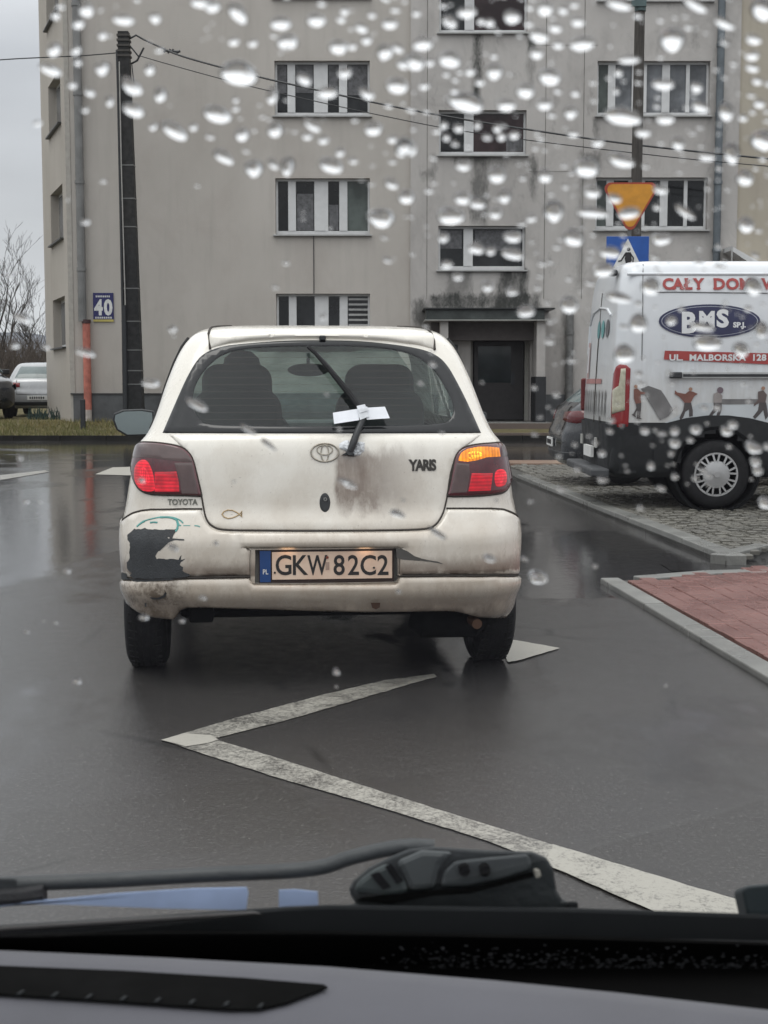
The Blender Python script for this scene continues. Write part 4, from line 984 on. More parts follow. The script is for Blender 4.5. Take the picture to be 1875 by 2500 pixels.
notch = LP([(77, 1012), (160, 1011), (330, 1008), (556, 1005), (562, 1022), (574, 1031), (1108, 1029), (1120, 1020), (1124, 1001), (1300, 999), (1480, 998), (1588, 997)], Z1)
lo = [(-wl_, zl-.006), (-wl_, .36)]+lowb+[(wl_, .36), (wl_, zr-.006)]+[(a, b-.004) for a, b in notch[::-1]]
def lowfield(xi, z): return .016*math.exp(-((z-.40)/.045)**2)
bump_lo = panel('lower_bumper', lo, .010, M['paint'], res=.022, roll=.008, lip=.010, depth=.03, field=lowfield)
obj('bumper_gap', Y.strip([(-wl_, zl)]+seam[:4], .005, .006), M['gap'], car); obj('bumper_gap', Y.strip(seam[6:]+[(wl_, zr)], .005, .006), M['gap'], car)
obj('bumper_top_gap', Y.strip([(-wrap(.68, .05), .70)]+LP([(70, 797), (90, 780), (118, 763), (150, 754), (185, 750), (300, 748), (378, 748)], Z1), .004, .002), M['gap'], car)
obj('bumper_top_gap', Y.strip(LP([(1302, 746), (1400, 746), (1470, 746), (1515, 749), (1550, 762), (1574, 782), (1592, 808)], Z1), .004, .002), M['gap'], car)
# plate recess, frame, plate
pc = Y.px(792, 1380); cx_, cz_ = pc; yb_ = .0
ra = MB(); hs_ = spl(pr_h, True, 3); n_ = len(hs_)
front = [Y.P(a, b)+Y.N(a, b)*.006 for a, b in hs_]; back = [V((p.x*.985+cx_*.015, .045, p.z)) for p in front]
ra.add(front+back, [(i, (i+1) % n_, n_+(i+1) % n_, n_+i) for i in range(n_)]+[tuple(range(n_, 2*n_))]); 
obj('plate_recess', ra, simple('recess_grey', (.26, .25, .23), .6, var=.3, scale=10), car, recalc=False)
def LC(px, py, y=.012):
    o = Y.I @ CO; d = Y.I.to_3x3() @ ray(px, py); t = (y-o.y)/d.y; return o+d*t
def plane_box(mb, a, b, y0, y1):
    p = LC(*a); q = LC(*b); mb.box(p.x, q.x, y0, y1, q.z, p.z)
pf = MB(); plane_box(pf, (632, 1338), (962, 1424), .014, .024); lp = thing('t', None, None); bpy.data.objects.remove(lp)
npl = obj('licence_plate', pf, simple('plate_holder_black', (.03, .014, .010), .45), car, bevel=.003)
def platemat():  # warm plate lamp glow painted into the base colour as peach
    t = NT('plate_face'); c = t.coord(); t.set(col=t.mix(t.mr(t.noise(c, 9, 5, .65), .3, .7), (.70, .49, .37), (.84, .66, .52)), rough=.38); return t.m
m_ = MB(); plane_box(m_, (664, 1348), (957, 1411), .009, .013); obj('plate_face', m_, platemat(), npl)
m_ = MB(); plane_box(m_, (634, 1345), (661, 1421), .0095, .0135); obj('country_strip', m_, simple('plate_blue', (.016, .06, .20), .4), npl)
def ptext(s_, px, py, hpx, mat, name, bold=0, sx=1, y=.0078, parent=npl, al='CENTER', space=1):
    p = LC(px, py, y); q = LC(px, py-hpx, y); size = (q.z-p.z)/.70
    return obj(name, text_mb(s_, size, lambda a, b, c: V((p.x+a, y, p.z+b)), bold, 0, sx, space, al, 4), mat, parent)
ink = M['black_ink']
for ch, px in (('G', 693), ('K', 731), ('W', 775), ('8', 828), ('2', 863), ('C', 899), ('2', 935)):
    ptext(ch, px, 1403, 48, ink, 'plate_character', .0016, .86 if ch != 'W' else .66)
ptext('PL', 648, 1402, 12, M['white'], 'plate_character', .0004, .8, .0085)
for px, py in ((671, 1398), (913, 1386)):
    m_ = MB(); p = LC(px, py, .0075); m_.lathe([(0, .0045), (.002, .0045)], (p.x, p.y-.002, p.z), 'Y', 10); obj('plate_screw', m_, ink, npl)
m_ = MB(); plane_box(m_, (795, 1372), (804, 1391), .0078, .0088); obj('plate_sticker', m_, simple('sticker', (.42, .30, .24), .4), npl)
m_ = MB(); p = LC(799, 1361, .0075); m_.lathe([(0, .006), (.002, .006)], (p.x, p.y-.002, p.z), 'Y', 10); obj('plate_seal', m_, simple('seal_red', (.22, .05, .03), .4), npl)
for sx_ in (-1, 1):
    p = LC(797+sx_*95, 1336, .0); m_ = MB(); m_.box(p.x-.03, p.x+.03, .0, .03, p.z+.001, p.z+.008)
    pl_ = obj('plate_lamp', m_, M['black_plastic'], car)
    ld = bpy.data.lights.new('plate_light', 'AREA'); ld.shape = 'RECTANGLE'; ld.size = .05; ld.size_y = .012; ld.energy = .009; ld.color = (1, .62, .36)
    lo_ = bpy.data.objects.new('plate_light', ld); C.objects.link(lo_); lo_.parent = car; lo_.location = (p.x, -.016, p.z-.004); lo_.rotation_euler = (R(28), 0, 0)
# torn paint around the plate, cracks, bare plastic
def flatpatch(name, pts, mat, off, parent, smooth_pts=False, **k):
    o_ = LP(pts) if not smooth_pts else spl(LP(pts), True, 3)
    k.setdefault('res', .02); return obj(name, Y.overlay(o_, off, roll=0, lip=0, depth=.0, **k), mat, parent, smooth=True, angle=180)
def jag(pts, amp, seed, n=5):
    r_ = random.Random(seed); out = []
    for i in range(len(pts)):
        a = pts[i]; b = pts[(i+1) % len(pts)]; L_ = math.hypot(b[0]-a[0], b[1]-a[1]); k = max(1, int(L_/n))
        for j in range(k): 
            t = j/k; e_ = 0 if (k == 1) else amp; out.append((a[0]+(b[0]-a[0])*t+r_.uniform(-e_, e_), a[1]+(b[1]-a[1])*t+r_.uniform(-e_, e_)))
    return out
bareP = [Z3(*p) for p in [(205, 1150), (235, 1120), (300, 1125), (345, 1112), (400, 1130), (470, 1128), (560, 1130), (625, 1128), (660, 1130), (640, 1180), (610, 1210), (575, 1205), (590, 1240), (540, 1290), (505, 1330), (470, 1370), (455, 1400), (470, 1430), (560, 1432), (640, 1430), (690, 1440), (722, 1390), (718, 1440), (770, 1432), (715, 1470), (710, 1500), (745, 1520), (735, 1560), (780, 1585), (822, 1610), (770, 1632), (600, 1640), (400, 1645), (230, 1640), (190, 1610), (215, 1590), (165, 1540), (160, 1470), (185, 1440), (190, 1330), (195, 1270), (170, 1230), (165, 1180)]]
flatpatch('bare_patch', jag(bareP, 1.0, 3, 4), M['bare'], .0128, bump_up)
for sd_, pts in enumerate([[(70, 1635), (110, 1575), (160, 1590), (165, 1635), (210, 1650), (640, 1640), (640, 1655), (400, 1668), (330, 1680), (230, 1668), (200, 1650), (110, 1652)],
            [(520, 1232), (585, 1222), (640, 1222), (755, 1230), (755, 1242), (650, 1238), (590, 1262), (545, 1300), (500, 1345), (480, 1345)], [(590, 1190), (660, 1125), (680, 1130), (640, 1190), (625, 1235), (605, 1225)]]):
    flatpatch('paint_crack', [Z3(*p) for p in pts], M['bare'], .0132, bump_up)
flatpatch('rust_hole', [Z3(*p) for p in [(420, 1812), (500, 1815), (550, 1790), (575, 1750), (585, 1770), (570, 1805), (520, 1832), (450, 1835)]], M['bare'], .034, bump_lo)
flatpatch('rust_hole', [Z3(*p) for p in [(375, 1880), (395, 1875), (392, 1920), (380, 1930)]], M['bare'], .034, bump_lo)
flatpatch('torn_paint', jag([Z4(*p) for p in [(1195, 1025), (1250, 1035), (1300, 1060), (1360, 1100), (1430, 1120), (1540, 1140), (1595, 1162), (1530, 1150), (1420, 1135), (1330, 1130), (1240, 1122), (1200, 1110)]], .4, 5, 5), simple('torn_grey', (.085, .08, .072), .7), .0132, bump_up)
flatpatch('rust_stain', [Z4(*p) for p in [(1010, 1490), (1070, 1488), (1072, 1530), (1045, 1560), (1015, 1545)]] if False else [Z1(1012, 1090), Z1(1048, 1090), Z1(1046, 1108), Z1(1032, 1116), Z1(1018, 1110)], simple('rust_brown', (.07, .035, .022), .8), .032, bump_lo)
# teal scrape ring
ringp = [(320, 1040), (400, 1015), (500, 995), (580, 992), (650, 1003), (710, 1030), (740, 1060)]; ring2 = [(500, 995), (600, 998), (670, 1025), (685, 1070), (680, 1120), (660, 1150)]
m_ = MB()
for pts, wd in ((ringp, .004), (ring2, .006), ([(400, 1052), (440, 1048), (475, 1052)], .005), ([(745, 1085), (820, 1085)], .0025), ([(865, 1085), (905, 1090), (925, 1100)], .0035), ([(690, 1060), (700, 1080), (720, 1085)], .004), ([(345, 1035), (300, 1060), (262, 1095)], .006)):
    q_ = spl([Y.px(*Z3(*p)) for p in pts], False, 4); m_.tube([Y.P(a, b)+Y.N(a, b)*(.0125-wd*.55) for a, b in q_], wd, 6)
obj('teal_scrape', m_, M['teal'], bump_up, smooth=True)
# rear glass: black border + clear centre
obj('glass_border', Y.overlay(glassO, .004, res=.02, roll=.003, lip=.003, depth=.004, holes=[clearO]), M['black_gloss'], car, smooth=True, angle=70)
M['rearglass'] = thin_glass('rear_window_glass', (.72, .86, .82), rough=.02, dirt=.03, dirtcol=(.30, .33, .33))
obj('rear_glass', Y.overlay([(cx0+(a-cx0)*1.01, cz0_+(b-cz0_)*1.015) for a, b in clearO], .002, res=.03, roll=0, lip=0, depth=0), M['rearglass'], car, smooth=True, angle=180)
# thin heater lines
hl = MB()
for k in range(11):
    z = 1.085+k*.029; xs_ = [x for x in [i*.02 for i in range(-35, 36)] if inpoly(x, z, clearO)]
    if len(xs_) > 3: hl.tube([Y.P(x, z)+Y.N(x, z)*-.002 for x in (xs_[0], *xs_[1:-1:3], xs_[-1])], .0007, 3, False)
obj('heater_lines', hl, simple('heater_line', (.10, .06, .04), .6), car)
# roof rear lip and drip channel seams
lipP = LP([(512, 851), (512, 815), (518, 806), (620, 799), (787, 797), (960, 800), (1050, 808), (1059, 818), (1060, 853), (1020, 842), (950, 833), (870, 828), (787, 826), (700, 827), (610, 832), (560, 838)])
lp_ = [(max(-.50, min(.50, a)), b) for a, b in lipP]
topz = 1.483
def lipf(xi, z): return .016*max(0, 1-abs(z-1.455)/.03)
lip = [lipP[0], (lipP[0][0], topz)]+[(lipP[0][0]+(lipP[8][0]-lipP[0][0])*k/6, topz) for k in range(1, 6)]+[(lipP[8][0], topz)]+lipP[8:]
panel('roof_lip', lip, .006, M['paint'], res=.014, roll=.005, lip=.006, depth=.004, field=lipf)
for sgn, pts in ((-1, [(513, 853), (512, 830), (510, 815)]), (1, [(1061, 855), (1059, 832), (1052, 815)])):
    a = [Y.px(*p) for p in pts]; x0_ = a[-1][0]; path = [Y.P(*p)+Y.N(*p)*.003 for p in a]
    for z in (1.475, 1.49, 1.50, 1.508, 1.515, 1.52, 1.524, 1.527):
        w = Y.at(z)[0]; xx_ = min(abs(x0_)*(1-.02*(z-1.475)/.05), w*.97); p = Y.P(Y.xi(sgn*xx_, z), z); path.append(p+V((0, -.002, .002)))
    m_ = MB(); m_.tube(path, .0055, 6); obj('roof_seam', m_, M['gap'], car, smooth=True)
m_ = MB(); p = Y.P(*Y.px(787, 826)); m_.box(p.x-.014, p.x+.014, p.y-.022, p.y+.0, p.z-.010, p.z+.012); obj('washer_nozzle', m_, M['black_plastic'], car, bevel=.005)
# side glass and trims
for sg in (-1, 1):
    for (y0, y1) in ((.62, 1.42), (1.52, 2.0)):
        o_ = [(Y.xi_side(y0, 1.09, sg), 1.09), (Y.xi_side(y0+.12, 1.25, sg), 1.25), (Y.xi_side(y0+(.22 if y0 < 1 else 0), 1.40, sg), 1.40), (Y.xi_side(y1-(.15 if y1 > 1.5 else 0), 1.40, sg), 1.40), (Y.xi_side(y1+(.25 if y1 > 1.5 else 0), 1.09, sg), 1.09)]
        obj('side_glass', Y.overlay(o_, .003, res=.06, roll=0, lip=0, depth=0), thin_glass('side_glass', (.75, .80, .78)), car, smooth=True, angle=180)
    m_ = MB(); m_.tube([Y.P(Y.xi_side(.50+.0*k, z, sg), z)+Y.N(Y.xi_side(.5, z, sg), z)*.006 for k, z in enumerate((1.06, 1.15, 1.25, 1.35, 1.42, 1.455))], .006, 6)
    m_.tube([Y.P(Y.xi_side(.50+.25*k, 1.455, sg), 1.455)+Y.N(Y.xi_side(.5+.25*k, 1.455, sg), 1.455)*.006 for k in range(6)], .006, 6); obj('window_trim', m_, M['rubber_seal'], car, smooth=True)
ws = MB(); zs_ = [1.03, 1.12, 1.22, 1.32, 1.43]
for z in zs_:
    w, yr, yf, r = Y.at(z); L_ = Y.loopx(z); f_ = [p for p, k in L_ if k == 'f' and abs(p.x) < w-.06]; f_.sort(key=lambda p: p.x); pick = [f_[round(i*(len(f_)-1)/6)] for i in range(7)]; ws.v += pick
for j in range(4):
    for i in range(6): a = j*7+i; ws.f.append((a, a+1, a+8, a+7)); ws.mi.append(0)
obj('windscreen', ws, thin_glass('front_glass', (.86, .95, .92), dirt=.5, dirtcol=(.62, .80, .76)), car, smooth=True, angle=180)
# lamps
M['lens_dark'] = simple('lamp_maroon', (.085, .009, .014), .10, var=.25, scale=30, coat=.8, coatr=.03)
M['lens_smoke'] = simple('lamp_smoky', (.085, .048, .044), .12, var=.2, scale=12, coat=.8, coatr=.03)
M['lens_red'] = lampmat('lamp_red_lit', (.22, .004, .01), (1, .006, .025), .36, lines=420); M['lens_hot'] = lampmat('lamp_red_hot', (.30, .006, .012), (1, .010, .035), .55, lines=0)
M['lens_dim'] = lampmat('lamp_red_dim', (.18, .005, .012), (1, .008, .03), .42, lines=420); M['lens_amber'] = lampmat('lamp_amber_lit', (.4, .14, .01), (1, .27, .012), .95, lines=420, horiz=False)
M['lens_core_red'] = lampmat('lamp_red_core', (.3, .006, .01), (1, .022, .05), .85, lines=0); M['lens_core'] = lampmat('lamp_amber_core', (.8, .5, .03), (1, .60, .03), 1.1, lines=0)
def lamp(lab, outl, regs, fn):
    o_ = spl(LP(outl, fn), True, 4)
    obj('lamp_rim', Y.overlay([(p[0], p[1]) for p in [(sum(q[0] for q in o_)/len(o_)+(a-sum(q[0] for q in o_)/len(o_))*1.035, sum(q[1] for q in o_)/len(o_)+(b-sum(q[1] for q in o_)/len(o_))*1.04) for a, b in o_]], .0065, res=.02, roll=.003, lip=.003, depth=.004), M['gap'], car, smooth=True)
    L_ = panel('tail_lamp', o_, .012, M['lens_dark'], res=.018, roll=.008, lip=.007, depth=.003); L_['label'] = lab
    for nm, pts, mk, sm in regs:
        q_ = LP(pts, fn); q_ = spl(q_, True, 3) if sm else q_
        obj(nm, Y.overlay(q_, .0132, res=.012, roll=.003, lip=.0006, depth=0), M[mk], L_, smooth=True, angle=180)
    return L_
lamp('left tail lamp, red lit', [(245, 205), (290, 182), (420, 183), (600, 203), (735, 240), (818, 310), (860, 400), (895, 550), (930, 700), (932, 752), (860, 755), (700, 748), (480, 743), (360, 728), (270, 682), (215, 595), (192, 480), (198, 330), (215, 255)],
     [('upper_reflector', [(228, 260), (275, 205), (420, 203), (590, 222), (725, 262), (800, 325), (838, 392), (690, 385), (560, 368), (360, 345), (222, 345)], 'lens_smoke', True),
      ('inner_reflector', [(650, 400), (842, 400), (905, 735), (725, 733), (712, 600)], 'lens_smoke', False),
      ('brake_lens', [(238, 500), (255, 430), (305, 375), (375, 385), (425, 490), (445, 600), (444, 700), (330, 702), (272, 650), (242, 585)], 'lens_hot', True),
      ('brake_core', [(300, 480), (340, 440), (385, 500), (405, 600), (360, 640), (310, 590)], 'lens_core_red', True),
      ('side_marker_lens', [(450, 500), (672, 495), (695, 600), (702, 712), (450, 712)], 'lens_dim', False)], Z3)
lamp('right tail lamp, red lit with amber indicator on', [(155, 612), (170, 560), (188, 470), (208, 360), (228, 275), (262, 225), (310, 195), (400, 172), (520, 160), (635, 155), (688, 208), (722, 300), (728, 430), (712, 530), (665, 592), (580, 615), (350, 632), (180, 632)],
     [('indicator_lens', [(252, 292), (275, 245), (330, 212), (420, 194), (500, 192), (600, 203), (612, 280), (500, 285), (400, 315), (330, 325), (250, 316)], 'lens_amber', False),
      ('indicator_core', [(330, 245), (390, 225), (450, 240), (455, 275), (400, 300), (340, 300)], 'lens_core', True),
      ('corner_reflector', [(615, 180), (640, 172), (680, 215), (705, 275), (625, 280)], 'lens_smoke', False),
      ('inner_reflector', [(232, 335), (345, 345), (352, 420), (325, 600), (180, 606)], 'lens_smoke', False),
      ('side_marker_lens', [(368, 428), (548, 428), (530, 582), (340, 588)], 'lens_red', False),
      ('brake_lens', [(575, 410), (615, 392), (655, 410), (670, 470), (655, 530), (610, 550), (575, 540), (562, 470)], 'lens_hot', True), ('brake_core', [(595, 440), (625, 430), (645, 470), (630, 515), (600, 510)], 'lens_core_red', True)], Z5)
# badges
bc = Y.px(*Z4(597, 227)); bo = .0075
def ell(cx, cz, rx, rz, n=40, a0=0, a1=2*pi): return [(cx+rx*cos(a0+(a1-a0)*i/n), cz+rz*sin(a0+(a1-a0)*i/n)) for i in range(n+1)]
u = .2893/595
m_ = MB()
for (dx, dz, rx, rz, w) in ((0, 0, 118, 75, .0034), (0, 22, 66, 40, .0026), (0, -6, 33, 66, .0026)):
    m_.tube([Y.P(a, b)+Y.N(a, b)*(bo+.001) for a, b in ell(bc[0]+dx*u, bc[1]+dz*u, rx*u, rz*u)], w, 6, False)
obj('round_emblem', m_, simple('emblem_chrome', (.34, .31, .26), .25, .9, var=.3, scale=60), tail, smooth=True)
tb = Y.px(*Z4(1312, 375)); 
def dr(a, b, c): xi_ = tb[0]+a; z = tb[1]+b; return Y.P(xi_, z)+Y.N(xi_, z)*(bo+.0005+c)
obj('model_lettering', text_mb('YARIS', 88*u/.70, dr, .0026, .0012, .80, .86), simple('badge_dark_chrome', (.05, .045, .04), .3, .6), tail)
tb = Y.px(*Z3(575, 850))
def dr(a, b, c): xi_ = tb[0]+a; z = tb[1]+b; return Y.P(xi_, z)+Y.N(xi_, z)*(.0022+c)
obj('maker_lettering', text_mb('TOYOTA', 62*.22606/595/.70, dr, .0008, .0012, .88), simple('badge_green_grey', (.16, .16, .135), .35, .5), car)
fb = Y.px(*Z3(1232, 958)); u3 = .22606/595; m_ = MB()
fp = [(-72, 0), (-50, 28), (-10, 44), (40, 42), (85, 20), (118, 0), (146, -32), (140, 0), (146, 32), (118, 0), (85, -20), (40, -38), (-10, -44), (-50, -28), (-72, 0)]
m_.tube([Y.P(fb[0]+a*u3, fb[1]+b*u3)+Y.N(fb[0], fb[1])*.0075 for a, b in fp], .0026, 6, False); obj('fish_emblem', m_, simple('fish_gold', (.42, .30, .16), .35, .4), tail, smooth=True)
# tailgate lock
lk = Y.px(*Z4(598, 648)); m_ = MB(); el = ell(lk[0], lk[1], 46*u, 83*u, 28)[:-1]; obj('lock_bezel', Y.overlay(el, .0085, res=.01, roll=.003, lip=.002, depth=.003), M['black_plastic'], tail, smooth=True)
lk = Y.px(*Z4(600, 615)); m_ = MB(); p = Y.P(*lk); m_.lathe([(-.014, .0095), (-.014, .0065), (-.010, .0055), (0, .0095)], (p.x, p.y, p.z), 'Y', 16); obj('lock_cylinder', m_, M['chrome'], tail, smooth=True)
m_ = MB(); m_.lathe([(-.0155, .0035), (-.010, .0035)], (p.x, p.y, p.z), 'Y', 10); obj('key_slot', m_, M['black_ink'], tail)
# wiper: crumpled foil at pivot, arm, blade, tape flag
def off(px, py, d): a = Y.px(px, py); return Y.P(*a)+Y.N(*a)*d
pv = (620+.28933*815, 1040+.28933*215)
rnd = random.Random(5); m_ = MB()
def crump(cxp, cyp, rx, ry, n=9, d=.012):
    pts = []; c = off(cxp, cyp, d+.006)
    for i in range(n): a = 2*pi*i/n; k = rnd.uniform(.75, 1.15); pts.append(off(cxp+rx*k*cos(a), cyp+ry*k*sin(a), rnd.uniform(.006, .014)))
    mids = [(p+c)/2+V((rnd.uniform(-.004, .004), rnd.uniform(-.008, .0), rnd.uniform(-.004, .004))) for p in pts]
    m_.add(pts+mids+[c], [(i, (i+1) % n, n+(i+1) % n, n+i) for i in range(n)]+[(n+i, n+(i+1) % n, 2*n) for i in range(n)])
crump(pv[0]-10, pv[1]-12, 17, 14); crump(pv[0]+22, pv[1]-10, 15, 15); crump(pv[0]+14, pv[1]+4, 14, 9)
obj('crumpled_tape', m_, simple('clear_crumpled_tape', (.62, .64, .66), .25, var=.2, scale=40), tail, recalc=False)
wp_ = thing('t', None, None); bpy.data.objects.remove(wp_)
m_ = MB(); m_.tube([off(pv[0]-3, pv[1]+4, .006), off(pv[0]-3, pv[1]+4, .03)], .014, 12)
m_.tube([off(pv[0]-2, pv[1]+2, .022), off(pv[0]+6, pv[1]-18, .030), off(pv[0]+16, pv[1]-42, .030), off(886, 1030, .035), off(884, 1018, .035)], [.014, .016, .014, .012, .011], 10)
arm = obj('rear_wiper', m_, M['black_plastic'], car, smooth=True)
m_ = MB(); m_.prism([off(pv[0]-22, pv[1]+9, .008), off(pv[0]+10, pv[1]+12, .008), off(pv[0]+2, pv[1]-4, .012)], (0, -.008, 0)); obj('pivot_cap', m_, M['black_plastic'], arm)
m_ = MB(); bl_ = [(884, 1020), (862, 985), (835, 950), (800, 907), (770, 872), (751, 856)]
m_.tube([off(a, b, .032) for a, b in bl_], [.011, .014, .014, .012, .010, .007], 8); obj('wiper_blade', m_, M['rubber'], arm, smooth=True)
m_ = MB(); m_.tube([off(a+3, b+1, .040) for a, b in bl_[:5]], .0035, 6); obj('blade_spine', m_, M['dark_metal'], arm, smooth=True)
m_ = MB(); m_.prism([off(811, 1020, .046), off(874, 1009, .042), off(874, 1037, .042), off(814, 1047, .046)], (0, .0012, 0)); m_.prism([off(888, 1007, .042), off(936, 1005, .045), off(948, 1033, .045), off(893, 1036, .042)], (0, .0012, 0))
obj('tape_flag', m_, M['paper'], arm)
m_ = MB(); m_.prism([off(868, 1004, .047), off(888, 1000, .049), off(898, 1030, .049), off(876, 1038, .047)], (0, .003, 0)); m_.prism([off(872, 1012, .050), off(893, 1006, .051), off(897, 1016, .051), off(875, 1022, .050)], (0, .0015, 0)); obj('tape_wrap', m_, simple('tape_wrap', (.66, .68, .71), .5, var=.2, scale=30), arm, bevel=.001)
# door mirror (left only shows; both exist)
for sg in (-1, 1):
    m_ = MB(); cx__, cy__, cz__ = sg*.965, 2.42, 1.035
    sec = [(-.12, .02), (-.115, .055), (-.06, .078), (.05, .082), (.12, .07), (.125, -.04), (.09, -.075), (-.04, -.078), (-.10, -.04)]
    vs = [(cx__+a*sg*-1 if sg > 0 else cx__+a, cy__-.04, cz__+b) for a, b in sec]; vs2 = [((cx__+(v[0]-cx__)*.75), cy__+.09, cz__+(v[2]-cz__)*.7) for v in vs]
    n = len(sec); m_.add(vs+vs2, [tuple(range(n)), tuple(range(n, 2*n))]+[(i, (i+1) % n, n+(i+1) % n, n+i) for i in range(n)])
    hz = obj('door_mirror', m_, M['black_plastic'], car, smooth=True, bevel=.008)
    m_ = MB(); m_.add([(cx__+(v[0]-cx__)*.88, cy__-.0485, cz__+(v[2]-cz__)*.84) for v in vs], [tuple(range(n))]); obj('mirror_glass', m_, simple('mirror_glass', (.26, .30, .30), .08, .9, var=.03), hz)
    m_ = MB(); m_.box(min(sg*.70, sg*.86), max(sg*.70, sg*.86), 2.44, 2.52, 1.0, 1.06); obj('mirror_arm', m_, M['black_plastic'], hz)
# wheels, underbody, exhaust
def carwheel(parent, x, y, r, w, sg, rim=True, treads=True, hub=M['alloy']):
    m_ = MB(); h = w/2; m_.lathe([(-h+.01, r*.55), (-h, r*.62), (-h, r*.86), (-h+.012, r*.95), (-h+.03, r*.99), (-.02, r), (.02, r), (h-.03, r*.99), (h-.012, r*.95), (h, r*.86), (h, r*.62), (h-.01, r*.55)], (x, y, r), 'X', 48)
    t_ = obj('wheel', m_, M['rubber'], parent, smooth=True, angle=50)
    if treads:
        g_ = MB()
        for off_ in (-.045, -.015, .015, .045): g_.lathe([(off_*w/.17-.004, r*.985), (off_*w/.17-.004, r*1.0035), (off_*w/.17+.004, r*1.0035), (off_*w/.17+.004, r*.985)], (x, y, r), 'X', 48)
        for k in range(46):
            a = 2*pi*k/46; c_, s_ = cos(a), sin(a)
            g_.add([(x+dx, y+(r*1.002)*c_*kk-s_*dy, r+(r*1.002)*s_*kk+c_*dy) for kk in (.98, 1.003) for dx, dy in ((-h+.02, -.004), (-h+.055, .004), (-h+.055, .012), (-h+.02, .004))], [(0, 1, 5, 4), (1, 2, 6, 5), (2, 3, 7, 6), (3, 0, 4, 7), (4, 5, 6, 7)])
            g_.add([(x-dx, y+(r*1.002)*c_*kk-s_*dy, r+(r*1.002)*s_*kk+c_*dy) for kk in (.98, 1.003) for dx, dy in ((-h+.02, -.004), (-h+.055, .004), (-h+.055, .012), (-h+.02, .004))], [(0, 1, 5, 4), (1, 2, 6, 5), (2, 3, 7, 6), (3, 0, 4, 7), (4, 5, 6, 7)])
        obj('tread_grooves', g_, simple('tread_groove', (.008, .008, .008), .9), t_)
    if rim:
        m_ = MB(); m_.lathe([(sg*(h-.035), r*.56), (sg*(h-.02), r*.60), (sg*(h-.015), r*.55), (sg*(h-.03), r*.3), (sg*(h-.02), r*.1)], (x, y, r), 'X', 32); obj('rim', m_, hub, t_, smooth=True)
    return t_
for sg in (-1, 1):
    carwheel(car, sg*.768, .56, .282, .178, sg); carwheel(car, sg*.74, 2.93, .282, .175, sg)
m_ = MB(); m_.box(-.62, .62, .30, .9, .25, .52); m_.box(-.70, .70, .9, 3.2, .17, .52); m_.box(-.66, .66, .12, .3, .34, .50); und = obj('underbody', m_, M['under'], car, bevel=.03)
m_ = MB(); m_.tube([(-.70, .56, .30), (.70, .56, .30)], .035, 10); obj('rear_axle', m_, M['under'], car, smooth=True)
m_ = MB(); e_ = LC(*Z1(1320, 1180), .25); m_.tube([(e_.x-.16, .27, e_.z+.02), (e_.x-.13, .25, e_.z+.01), (e_.x+.10, .25, e_.z+.01), (e_.x+.13, .27, e_.z+.02)], [.05, .072, .072, .05], 14); obj('exhaust_silencer', m_, M['under'], car, smooth=True)
m_ = MB(); m_.tube([(e_.x+.07, .26, e_.z+.03), (e_.x+.09, .10, e_.z+.02)], .022, 12); obj('tailpipe', m_, simple('rusty_pipe', (.10, .055, .035), .7, .5), car, smooth=True)
m_ = MB(); h_ = LC(*Z1(375, 1160), .18); m_.box(h_.x-.05, h_.x+.05, .16, .30, h_.z-.02, h_.z+.05); obj('towing_eye', m_, M['under'], car, bevel=.01)
# cabin
def rr(x, y0, y1, z0, z1, w, rad=.06, n=5):
    """rounded upright cushion"""
    pts = []
    for cx_2, cz_2, a0 in ((w/2-rad, z1-rad, 0), (-w/2+rad, z1-rad, pi/2), (-w/2+rad*.5, z0+rad*.5, pi), (w/2-rad*.5, z0+rad*.5, 1.5*pi)):
        rd_ = rad if cz_2 > (z0+z1)/2 else rad*.5
        for k in range(n+1): a = a0+pi/2*k/n; pts.append((x+cx_2+rd_*cos(a), y0, cz_2+rd_*sin(a)))
    m_ = MB(); m_.prism(pts, (0, y1-y0, .0)); return m_
for sx_, nm in ((-.37, 0), (.37, 1)):
    m_ = rr(sx_, 1.50, 1.64, .55, 1.24, .46, .12); s_ = obj('seat_back', m_, M['seat'], car, bevel=.03, smooth=True)
    obj('headrest', rr(sx_, 1.53, 1.64, 1.16, 1.36, .36, .085), M['seat'], s_, bevel=.03, smooth=True)
    obj('seat_base', rr(sx_, 1.55, 2.1, .42, .60, .48, .05), M['seat'], car, bevel=.02)
m_ = MB(); m_.box(-.66, .66, .42, .58, .55, 1.05); obj('rear_bench', m_, M['seat'], car, bevel=.04)
m_ = MB(); m_.box(-.60, .60, .16, .45, 1.02, 1.035); obj('parcel_shelf', m_, M['trim'], car, bevel=.005)
m_ = MB(); m_.box(-.68, .68, 2.18, 2.60, .7, 1.05); obj('dashboard', m_, M['trim'], car, bevel=.04)
m_ = MB(); m_.box(-.45, .45, .60, 1.9, 1.478, 1.488); obj('headlining', m_, M['trim'], car)
mc = V((.02, 2.04, 1.335)); m_ = MB(); m_.prism([(mc.x+.12*cos(a)*(1 if abs(cos(a)) < .7 else .96), mc.y, mc.z+.036*sin(a)) for a in [2*pi*i/20 for i in range(20)]], (0, .03, 0)); m_.tube([mc+V((0, .02, .03)), mc+V((0, .04, .11))], .01, 6); obj('interior_mirror', m_, M['black_plastic'], car)
stw = MB(); stw.tube([(-.37+.17*cos(a), 2.12+.04*sin(a), .93+.17*sin(a)) for a in [2*pi*i/24 for i in range(25)]], .014, 6, False); stw.tube([(-.53, 2.12, .92), (-.21, 2.12, .92)], .015, 6); obj('steering_wheel', stw, M['black_plastic'], car)
